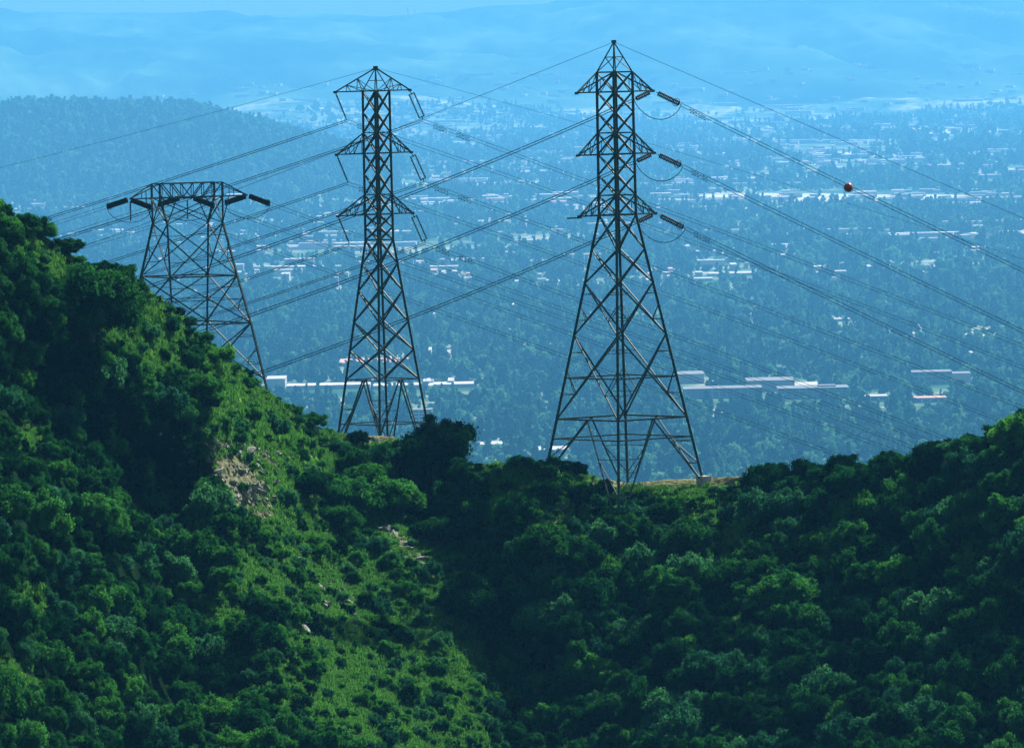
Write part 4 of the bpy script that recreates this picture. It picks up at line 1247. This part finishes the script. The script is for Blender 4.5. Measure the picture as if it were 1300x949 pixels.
# ------------------------------------------------------------------ trees in the valley
VT = []
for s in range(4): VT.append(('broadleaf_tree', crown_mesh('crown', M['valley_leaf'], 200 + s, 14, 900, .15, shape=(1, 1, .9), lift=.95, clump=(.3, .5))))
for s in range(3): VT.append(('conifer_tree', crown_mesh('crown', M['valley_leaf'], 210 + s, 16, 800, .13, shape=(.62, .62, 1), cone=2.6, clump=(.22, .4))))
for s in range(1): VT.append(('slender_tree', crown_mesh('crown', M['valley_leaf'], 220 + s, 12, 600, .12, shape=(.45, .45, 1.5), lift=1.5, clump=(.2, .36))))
def tmesh():
    mb = MB(); mb.tube([(0, 0, -.2), (.02, 0, .5), (0, 0, 1.1)], [.09, .07, .04], 6)
    me = bpy.data.meshes.new('trunk'); me.from_pydata([tuple(v) for v in mb.v], [], mb.f); me.materials.append(M['bark']); return me
VTR = tmesh()
LX = np.array([l_[0] for l_ in lots]); LY = np.array([l_[1] for l_ in lots]); LW = np.array([l_[2] for l_ in lots]); LF = np.array([l_[3] for l_ in lots]); LB = np.array([l_[4] for l_ in lots])
def gen_trees(y0, y1, n, smin, smax, edge):
    yy = np.sqrt(rng.uniform(y0 ** 2, y1 ** 2, n)); uu = rng.uniform(-.13, .13, n); xx = uu * yy
    dn = fbm2(xx / 420 / K, yy / 900 / K, 21.0, 4)
    keep = dn + rng.uniform(-.5, .5, n) > edge
    xx, yy = xx[keep], yy[keep]
    ok = np.ones(len(xx), bool)
    for x, y, w, f_, b_ in zip(LX, LY, LW, LF, LB):
        xs_ = xx / yy * y
        ok &= ~((np.abs(xs_ - x) < w) & (yy > y - f_) & (yy < y + b_))
    for A in fields:
        cx, cy = A[:, 0].mean(), A[:, 1].mean(); rx, ry = np.ptp(A[:, 0]) / 2, np.ptp(A[:, 1]) / 2
        ok &= ((xx - cx) / rx) ** 2 + ((yy - cy) / ry) ** 2 > .9
    xx, yy = xx[ok], yy[ok]
    return np.stack([xx, yy, gz(xx, yy)], 1), rng.uniform(smin, smax, len(xx)) * rng.choice([.8, 1, 1, 1.25], len(xx))
pA, sA = gen_trees(3600 * K, 9200 * K, 56000, 3.4 * K, 6.4 * K, -.45)
pB, sB = gen_trees(9200 * K, 15000 * K, 70000, 4.5 * K, 8.0 * K, -.02)
pC, sC = gen_trees(15000 * K, 23300 * K, 64000, 6.0 * K, 9.5 * K, .08)
pK = np.stack([rng.uniform(-.13, -.012, 16000), rng.uniform(13800, 16800, 16000) * K], 1)
pK = np.stack([pK[:, 0] * pK[:, 1], pK[:, 1]], 1); zk = gz(pK[:, 0], pK[:, 1]); kk = zk > GROUND + 18
pK = np.concatenate([pK[kk], zk[kk][:, None]], 1); sK = rng.uniform(7, 12, len(pK)) * K
# the 280 that show largest stand as things of their own
ax_, ay_ = proj(pA)
sil = ridge(ax_) - 14
vis = (ax_ > 0) & (ax_ < 1300) & (ay_ < sil + 4) & (ay_ > 400)
order = np.where(vis)[0][np.argsort(-(sA[vis] / pA[vis][:, 1]))][:270]
solo_t = set(order.tolist())
tsrc = [None] * len(VT)
def where_tree(x, y):
    dpt = 'near edge' if y > 565 else ('middle' if y > 530 else 'far side')
    w = ('left ridge gap' if x < 430 else 'wood behind the middle pylon' if x < 560 else 'wood just right of the big domed tree' if x < 640 else
         'wood left of the right pylon' if x < 700 else 'wood behind the right pylon left half' if x < 790 else
         'wood behind the right pylon right half' if x < 880 else 'wood below the left dark office block' if x < 975 else
         'wood below the right dark office block' if x < 1085 else 'wood above the right hill, left of the banded office' if x < 1180 else 'wood below the banded office')
    return f'{w}, {dpt}'
WT = {'broadleaf_tree': 'round headed tree', 'conifer_tree': 'pointed conifer', 'slender_tree': 'slender tall tree'}
for n_, i in enumerate(order.tolist()):
    k = n_ % len(VT) if n_ < len(VT) else random.choices(range(len(VT)), (3, 3, 3, 3, 2, 2, 2, 1.5))[0]
    nm, me = VT[k]
    e = bpy.data.objects.new(nm, None); COL.objects.link(e); e.location = pA[i]
    s = float(sA[i]); e.rotation_euler = (0, 0, random.uniform(0, 6.28))
    c = link('crown', me, e); c.scale = (s, s, s); t = link('trunk', VTR, e); t.scale = (s, s, s)
    if tsrc[k] is None: tsrc[k] = c
    wh = where_tree(float(ax_[i]), float(ay_[i]))
    tag(e, f'{"tall" if s > 9 else "small"} {nm.split("_")[0]}, {wh}', 'tree', f'{WT[nm]}s in the {wh}')
restA = np.array([i for i in range(len(pA)) if i not in solo_t])
ALLP = np.concatenate([pA[restA], pB, pC, pK]); ALLS = np.concatenate([sA[restA], sB, sC, sK])
pick = rng.choice(len(VT), len(ALLP), p=np.array([3, 3, 3, 3, 1.6, 1.6, 1.6, 1.0]) / 17.8)
sc3 = ALLS[:, None] * np.stack([np.ones(len(ALLS)), np.ones(len(ALLS)), rng.uniform(.8, 1.15, len(ALLS))], 1)
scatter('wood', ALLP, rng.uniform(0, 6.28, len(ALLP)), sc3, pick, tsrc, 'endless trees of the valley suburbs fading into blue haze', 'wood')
print('valley trees', len(ALLP))

# radio masts on the far ridge
for (x, lab) in ((518, 'tall thin radio mast on the far skyline, left of two'), (527, 'short thin radio mast on the far skyline, right of two')):
    c = G(x, 20, -60); Yc = 28000 * K; c = P(x, 20, Yc); c.z = float(gz(c.x, Yc)) - 5
    mb = MB(); hgt = 62 if x == 518 else 40
    for q in range(3):
        a = q * 2.09; mb.bar((math.cos(a) * 3, math.sin(a) * 3, 0), (0, 0, hgt), 1.0)
    for z in range(8, hgt, 8):
        r_ = 3 * (1 - z / hgt); pp = [(math.cos(q * 2.09) * r_, math.sin(q * 2.09) * r_, z) for q in range(3)]
        for q in range(3): mb.bar(pp[q], pp[(q + 1) % 3], .5)
    tag(mb.build('radio_mast', M['steel'], None, c), lab, 'mast')

# ------------------------------------------------------------------ look-alikes are told apart by their order from the left
bpy.context.view_layer.update()
ORD = ['leftmost', 'second from left', 'third from left', 'fourth from left', 'fifth from left', 'sixth from left', 'seventh from left', 'eighth from left', 'ninth from left', 'tenth from left', 'eleventh from left', 'twelfth from left',
       'thirteenth from left', 'fourteenth from left', 'fifteenth from left', 'sixteenth from left', 'seventeenth from left', 'eighteenth from left', 'nineteenth from left', 'twentieth from left']
same = {}
for o in list(COL.objects):
    if o.parent is None and o.get('label') and o.get('category') and o.get('kind') is None: same.setdefault(o['label'], []).append(o)
for lb, os_ in same.items():
    if 1 < len(os_) <= 20:
        os_.sort(key=lambda o: float(proj(np.array(o.location))[0]))
        for k, o in enumerate(os_):
            t = ORD[k] if k < len(os_) - 1 else 'rightmost'
            if len((lb + ' ' + t).split()) <= 16: o['label'] = lb + ', ' + t
